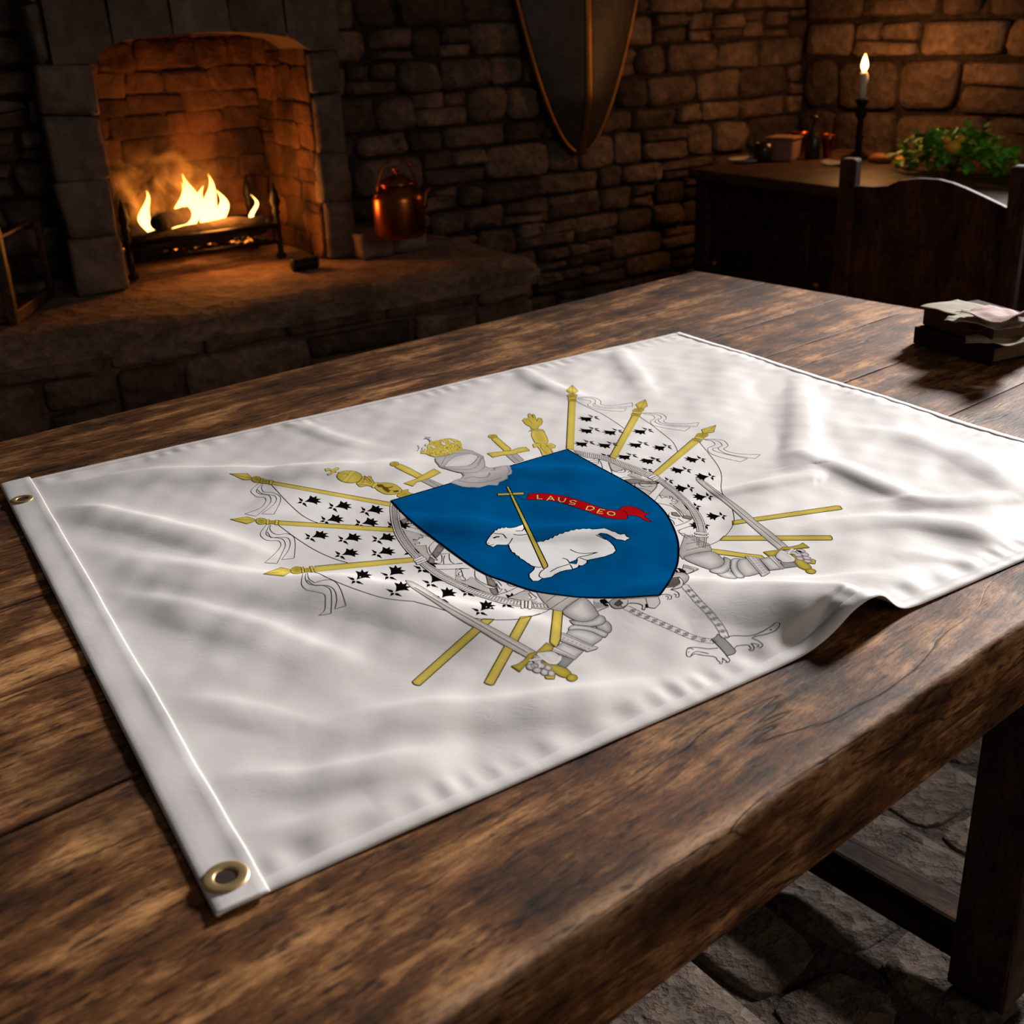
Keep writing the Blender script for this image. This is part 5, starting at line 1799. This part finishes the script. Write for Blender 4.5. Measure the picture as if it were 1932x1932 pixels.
zpx = [(1624, 350), (1650, 352), (1676, 350), (1700, 340), (1735, 336), (1774, 338), (1800, 345), (1823, 354), (1860, 371), (1900, 392)]
PC = Vector((c0.x, c0.y, 0))
top_ = []
for px, py in zpx:
    p = onp(px, py, PC, cyv)
    top_.append(((p - PC).dot(cxv), p.z))
top_[-1] = (CW - 0.02, top_[-1][1])
poly = [(0.02, 0.50)] + [(CW - 0.02, 0.50)] + top_[::-1][:-1] + [(0.02, top_[0][1])]
prism(b, poly, -0.009, 0.009, frame_M(Vector((0, 0, 0)), Vector((1, 0, 0)), Z))
loc(b, 'back_panel', M_DARKWOOD, ch, 0.003)
b = bmesh.new()
box(b, -0.02, CW + 0.02, -0.43, 0.02, 0.43, 0.455)
loc(b, 'seat', M_DARKWOOD, ch, 0.006)
for x in (0, CW):
    b = bmesh.new()
    box(b, x - 0.012, x + 0.012, -0.38, -0.02, 0.16, 0.19)
    loc(b, 'stretcher', M_DARKWOOD, ch, 0.003)

# ------------------------------------------------------------ hung shield
pc = onp(1092, 287, PW + ROOM * 0.05, ROOM)
zt = pc.z
wpx = (onp(1193, 30, PW + ROOM * 0.05, ROOM) - onp(968, 30, PW + ROOM * 0.05, ROOM)).length
sh = thing('wall_shield', 'old dark shield with brass rim and centre rib hanging on the stone wall', 'shield', (pc.x, pc.y, zt))
su = lambda x, z, d: E1 * x + Z * z + ROOM * d
SHH, SHW = 0.86, wpx * 0.515


def shw(s):
    """half width at height fraction s from the point upward"""
    return SHW * (0.03 + 0.97 * min(1, (s / 0.62)) ** 0.55) if s < 0.62 else SHW * (1 - 0.02 * (s - 0.62))


b = bmesh.new()
NR, NC = 40, 24
g = []
for i in range(NR + 1):
    s = (i / NR) ** 1.4
    w_ = shw(s)
    row = []
    for j in range(NC + 1):
        x = -1 + 2 * j / NC
        d = 0.012 + 0.055 * (1 - abs(x) ** 1.6) * min(1, s * 4 + 0.15)
        row.append(b.verts.new(su(x * w_, s * SHH, d)))
    g.append(row)
for i in range(NR):
    for j in range(NC):
        b.faces.new((g[i][j], g[i][j + 1], g[i + 1][j + 1], g[i + 1][j]))
fc = obj('face', b, M_SHIELD, sh, smooth=True)
sd = fc.modifiers.new('t', 'SOLIDIFY')
sd.thickness, sd.offset = 0.006, 0
b = bmesh.new()
edge = [su(-shw((i / 40) ** 1.4), (i / 40) ** 1.4 * SHH, 0.014) for i in range(40, -1, -1)] + [su(shw((i / 40) ** 1.4), (i / 40) ** 1.4 * SHH, 0.014) for i in range(41)]
tube(b, edge, 0.008, 8)
tube(b, [su(-shw(1), SHH, 0.014), su(-shw(1) * 0.5, SHH + 0.01, 0.05), su(0, SHH + 0.015, 0.066), su(shw(1) * 0.5, SHH + 0.01, 0.05), su(shw(1), SHH, 0.014)], 0.008, 8)
obj('rim', b, M_OLDBRASS, sh, smooth=True)
b = bmesh.new()
for i in range(NR):
    s0_, s1_ = (i / NR) ** 1.4, ((i + 1) / NR) ** 1.4
    for a, c_ in ((s0_, s1_),):
        d0 = 0.012 + 0.055 * min(1, a * 4 + 0.15) + 0.003
        d1 = 0.012 + 0.055 * min(1, c_ * 4 + 0.15) + 0.003
        v = [b.verts.new(su(x, a * SHH, d0 + e)) for x, e in ((-0.013, 0), (-0.009, 0.006), (0.009, 0.006), (0.013, 0))]
        w_ = [b.verts.new(su(x, c_ * SHH, d1 + e)) for x, e in ((-0.013, 0), (-0.009, 0.006), (0.009, 0.006), (0.013, 0))]
        for k in range(3):
            b.faces.new((v[k], v[k + 1], w_[k + 1], w_[k]))
bmesh.ops.remove_doubles(b, verts=b.verts, dist=1e-5)
obj('centre_rib', b, M_OLDBRASS, sh, smooth=True)
# iron hook near the corner of the walls
hp = onp(1527, 205, CORNER - E2.cross(Z) * 0.06, E2.cross(Z))
hk = bmesh.new()
nW = Z.cross(E2) * -1
if nW.dot(-hp) < 0:
    nW = -nW
tube(hk, [hp - nW * 0.05 + Z * 0.03, hp + Z * 0.03, hp + nW * 0.03 + Z * 0.01, hp + nW * 0.035 - Z * 0.02, hp + nW * 0.02 - Z * 0.035, hp - Z * 0.02], 0.008, 8)
tube(hk, [hp - nW * 0.03 + Z * 0.05, hp - nW * 0.03 - Z * 0.06], 0.014, 8)
tag(obj('wall_hook', hk, M_IRON, smooth=True), 'black iron hook on the stone wall left of the candle', 'hook')

# ------------------------------------------------------------ kettle on stones of the hearth
kb = at(688, 489, HZ)
ke = at(832, 462, HZ)
kx = (ke - kb).normalized()
kn = Vector((kx.y, -kx.x, 0))
KH = 0.072
for i, (u0_, u1_) in enumerate(((0.0, 0.108), (0.112, 0.235))):
    b = bmesh.new()
    Mb = frame_M(kb, kx, -kn)
    box(b, u0_, u1_, 0.0, 0.15, 0, KH - 0.004 * i, M=Mb, jit=0.004, rnd=rnd)
    bmesh.ops.subdivide_edges(b, edges=b.edges[:], cuts=3, use_grid_fill=True)
    for v in b.verts:
        v.co += Vector((noise.noise(v.co * 20), noise.noise(v.co * 20 + Vector((5, 0, 0))), noise.noise(v.co * 20 + Vector((0, 9, 0))))) * 0.006
    o = obj('stone_block', b, M_JAMB, smooth=True)
    ca_ = o.data.color_attributes.new('tone', 'FLOAT_COLOR', 'POINT')
    ca_.data.foreach_set('color', [0.6] * (4 * len(o.data.vertices)))
    tag(o, ['squared stone block under the copper kettle, the left of two, facing the fire', 'squared stone block under the copper kettle, the right of two'][i], 'stone block', 'stone blocks under the kettle')
kp = at(757, 447, HZ + KH)
kt = thing('copper_kettle', 'lidded copper kettle standing on two stone blocks beside the fireplace', 'kettle', kp + Z * 0.002)
ks = dist(kp) / F_PX * 0.97
R_, Hb = 50 * ks, 88 * ks
b = bmesh.new()
lathe(b, [(R_ * 0.86, 0), (R_ * 0.96, Hb * 0.05), (R_, Hb * 0.12), (R_ * 0.99, Hb * 0.8), (R_ * 0.94, Hb * 0.92), (R_ * 0.78, Hb * 1.02), (R_ * 0.66, Hb * 1.06), (R_ * 0.62, Hb * 1.10), (0.001, Hb * 1.10)], 48)
obj('body', b, M_COPPER, kt, smooth=True)
b = bmesh.new()
lathe(b, [(R_ * 0.66, Hb * 1.10), (R_ * 0.66, Hb * 1.14), (R_ * 0.5, Hb * 1.24), (R_ * 0.2, Hb * 1.31), (R_ * 0.06, Hb * 1.33), (R_ * 0.05, Hb * 1.37), (R_ * 0.13, Hb * 1.41), (R_ * 0.11, Hb * 1.47), (0.001, Hb * 1.49)], 40)
obj('lid', b, M_COPPER, kt, smooth=True)
b = bmesh.new()
tube(b, [kx * (R_ * 0.93) + Z * Hb * 0.45, kx * (R_ * 1.2) + Z * Hb * 0.62, kx * (R_ * 1.32) + Z * Hb * 0.86, kx * (R_ * 1.5) + Z * Hb * 0.95], [R_ * 0.2, R_ * 0.15, R_ * 0.10, R_ * 0.09], 14)
obj('spout', b, M_COPPER, kt, smooth=True)
b = bmesh.new()
tube(b, [kx * (R_ * 0.9 * math.cos(a)) + Z * (Hb * 0.95 + R_ * 1.28 * math.sin(a)) for a in [math.pi * k / 16 for k in range(17)]], 0.0035, 8)
obj('handle', b, M_COPPER, kt, smooth=True)
for s in (-0.9, 0.9):
    b = bmesh.new()
    bmesh.ops.create_uvsphere(b, u_segments=12, v_segments=8, radius=0.008, matrix=Matrix.Translation(kx * R_ * s * 1.03 + Z * Hb * 0.93))
    obj('rivet', b, M_COPPER, kt, smooth=True)

# small ribbed iron weight on the hearth
wp = at(575, 505, HZ)
b = bmesh.new()
prof = [(0.001, -0.04), (0.017, -0.04)]
for k in range(7):
    z_ = -0.036 + k * 0.012
    prof += [(0.0185, z_ - 0.003), (0.021, z_), (0.0185, z_ + 0.003)]
prof += [(0.017, 0.042), (0.001, 0.042)]
lathe(b, prof, 24, Matrix.Translation(wp + Z * 0.011) @ Matrix.Rotation(math.atan2(E1.y, E1.x), 4, 'Z') @ Matrix.Rotation(math.pi / 2, 4, 'Y'), close=False)
tag(obj('iron_roller', b, M_IRON, smooth=True), 'small ribbed black iron cylinder lying on the hearth before the right jamb', 'iron cylinder')

# ------------------------------------------------------------ wooden box stool at the left edge
wb = at(28, 612, HZ)
wr = at(98, 560, HZ)
wx = (wr - wb)
wl = wx.length
wx.normalize()
wn = Vector((wx.y, -wx.x, 0))
st = thing('log_box', 'open wooden box frame standing on the hearth at the left edge', 'wooden box', wb, math.atan2(wx.y, wx.x))
shh = (612 - 430) * dist(wb) / F_PX
for (nm, x0, x1, y0, y1, z0, z1) in (('post', -0.012, 0.012, -0.012, 0.012, 0, shh), ('post', wl - 0.01, wl + 0.01, -0.01, 0.01, 0, shh * 0.9),
                                      ('rail', 0, wl, -0.009, 0.009, 0.0, 0.032), ('rail', 0, wl, -0.008, 0.008, shh * 0.86, shh * 0.9),
                                      ('post', -0.012, 0.012, 0.20, 0.224, 0, shh), ('post', wl - 0.01, wl + 0.01, 0.20, 0.224, 0, shh * 0.9),
                                      ('side_panel', -0.006, 0.006, 0.012, 0.2, 0.02, shh * 0.95), ('back_panel', 0, wl, 0.204, 0.216, 0.02, shh * 0.88), ('base_board', 0, wl, 0.0, 0.21, 0.004, 0.016)):
    b = bmesh.new()
    box(b, x0, x1, y0, y1, z0, z1)
    loc(b, nm, M_DARKWOOD_X if nm != 'back_panel' else M_DARKWOOD, st, 0.003)

# ------------------------------------------------------------ books and papers on the table
def book(name, pa, pb_, depth, z0, h, m, label, inset=0.004, grp='books on the table'):
    d = (pb_ - pa)
    L_ = d.length
    d.normalize()
    t_ = thing(name, label, 'book', (pa.x, pa.y, z0), math.atan2(d.y, d.x), grp)
    b = bmesh.new()
    box(b, 0, L_, 0, depth, 0, 0.003)
    box(b, 0, L_, 0, depth, h - 0.003, h)
    box(b, 0, L_, 0, 0.004, 0.001, h - 0.001)
    loc(b, 'cover', m, t_, 0.0012)
    b = bmesh.new()
    box(b, inset, L_ - inset, 0.004, depth - inset, 0.003, h - 0.003)
    loc(b, 'pages', M_PAGES, t_, 0.001)
    return t_


k0, k1 = at(1722, 648, TAB_Z), at(1870, 691, TAB_Z)
H1 = 0.027
book('book', k0, k1, 0.125, TAB_Z + 0.0008, H1, M_LEATHER2, 'thick dark leather book, the lower of two on the far end of the table')
k2, k3 = at(1740, 613, TAB_Z + H1), at(1868, 655, TAB_Z + H1)
H2 = 0.027
book('book', k2, k3, 0.105, TAB_Z + H1 + 0.0012, H2, M_LEATHER, 'brown leather book lying on top of the dark one')


def sheet(name, cx_, cy_, z, L_, W_, rz, amp, m, label, seed, curl=0.0, grp='loose papers on the books'):
    b = bmesh.new()
    n = 18
    g = []
    for i in range(n + 1):
        row = []
        for j in range(n + 1):
            x, y = (i / n - 0.5) * L_, (j / n - 0.5) * W_
            e = Vector((x * 22, y * 22, seed))
            zz_ = 1.5 * amp * (0.6 + noise.noise(e)) + amp * 0.5 * abs(noise.noise(e * 2.3)) + curl * (i / n) ** 3
            row.append(b.verts.new((x + noise.noise(e * 1.5) * 0.004, y + noise.noise(e * 1.7 + Vector((3, 3, 3))) * 0.004, zz_)))
        g.append(row)
    for i in range(n):
        for j in range(n):
            b.faces.new((g[i][j], g[i + 1][j], g[i + 1][j + 1], g[i][j + 1]))
    o = obj(name, b, m, smooth=True)
    o.location = (cx_, cy_, z)
    o.rotation_euler.z = rz
    so_ = o.modifiers.new('t', 'SOLIDIFY')
    so_.thickness, so_.offset = 0.0008, 1
    return tag(o, label, 'paper', grp)


zt_ = TAB_Z + H1 + H2 + 0.0015
r1 = math.atan2((k3 - k2).y, (k3 - k2).x)
p = at(1812, 583, zt_)
sheet('paper_sheet', p.x, p.y, zt_, 0.092, 0.080, r1 + 0.06, 0.0015, M_PAPER, 'flat greyish paper lying on the left of the upper book', 1.3)
p = at(1868, 612, zt_)
sheet('paper_sheet', p.x, p.y, zt_ + 0.001, 0.11, 0.075, r1 + 0.5, 0.006, M_PAPER, 'crumpled yellowish paper hanging over the front of the upper book', 4.1)
p = at(1888, 604, zt_ + 0.008)
sheet('paper_sheet', p.x, p.y, zt_ + 0.009, 0.10, 0.075, r1 + 0.2, 0.008, M_PINKPAPER, 'crumpled pinkish paper on top of the other papers', 7.7, 0.012)
p = at(1880, 640, TAB_Z + H1 + 0.01)
sheet('paper_sheet', p.x, p.y, TAB_Z + H1 + 0.003, 0.085, 0.06, r1 + 0.75, 0.006, M_PAPER, 'folded yellow paper sticking out between the two books', 9.2, 0.008)
p = at(1843, 628, TAB_Z + H1 + 0.015)
sheet('paper_scrap', p.x, p.y, TAB_Z + H1 + 0.008, 0.03, 0.03, r1 + 0.9, 0.008, M_REDPAPER, 'small dark red paper scrap between the papers', 2.2, 0.012)
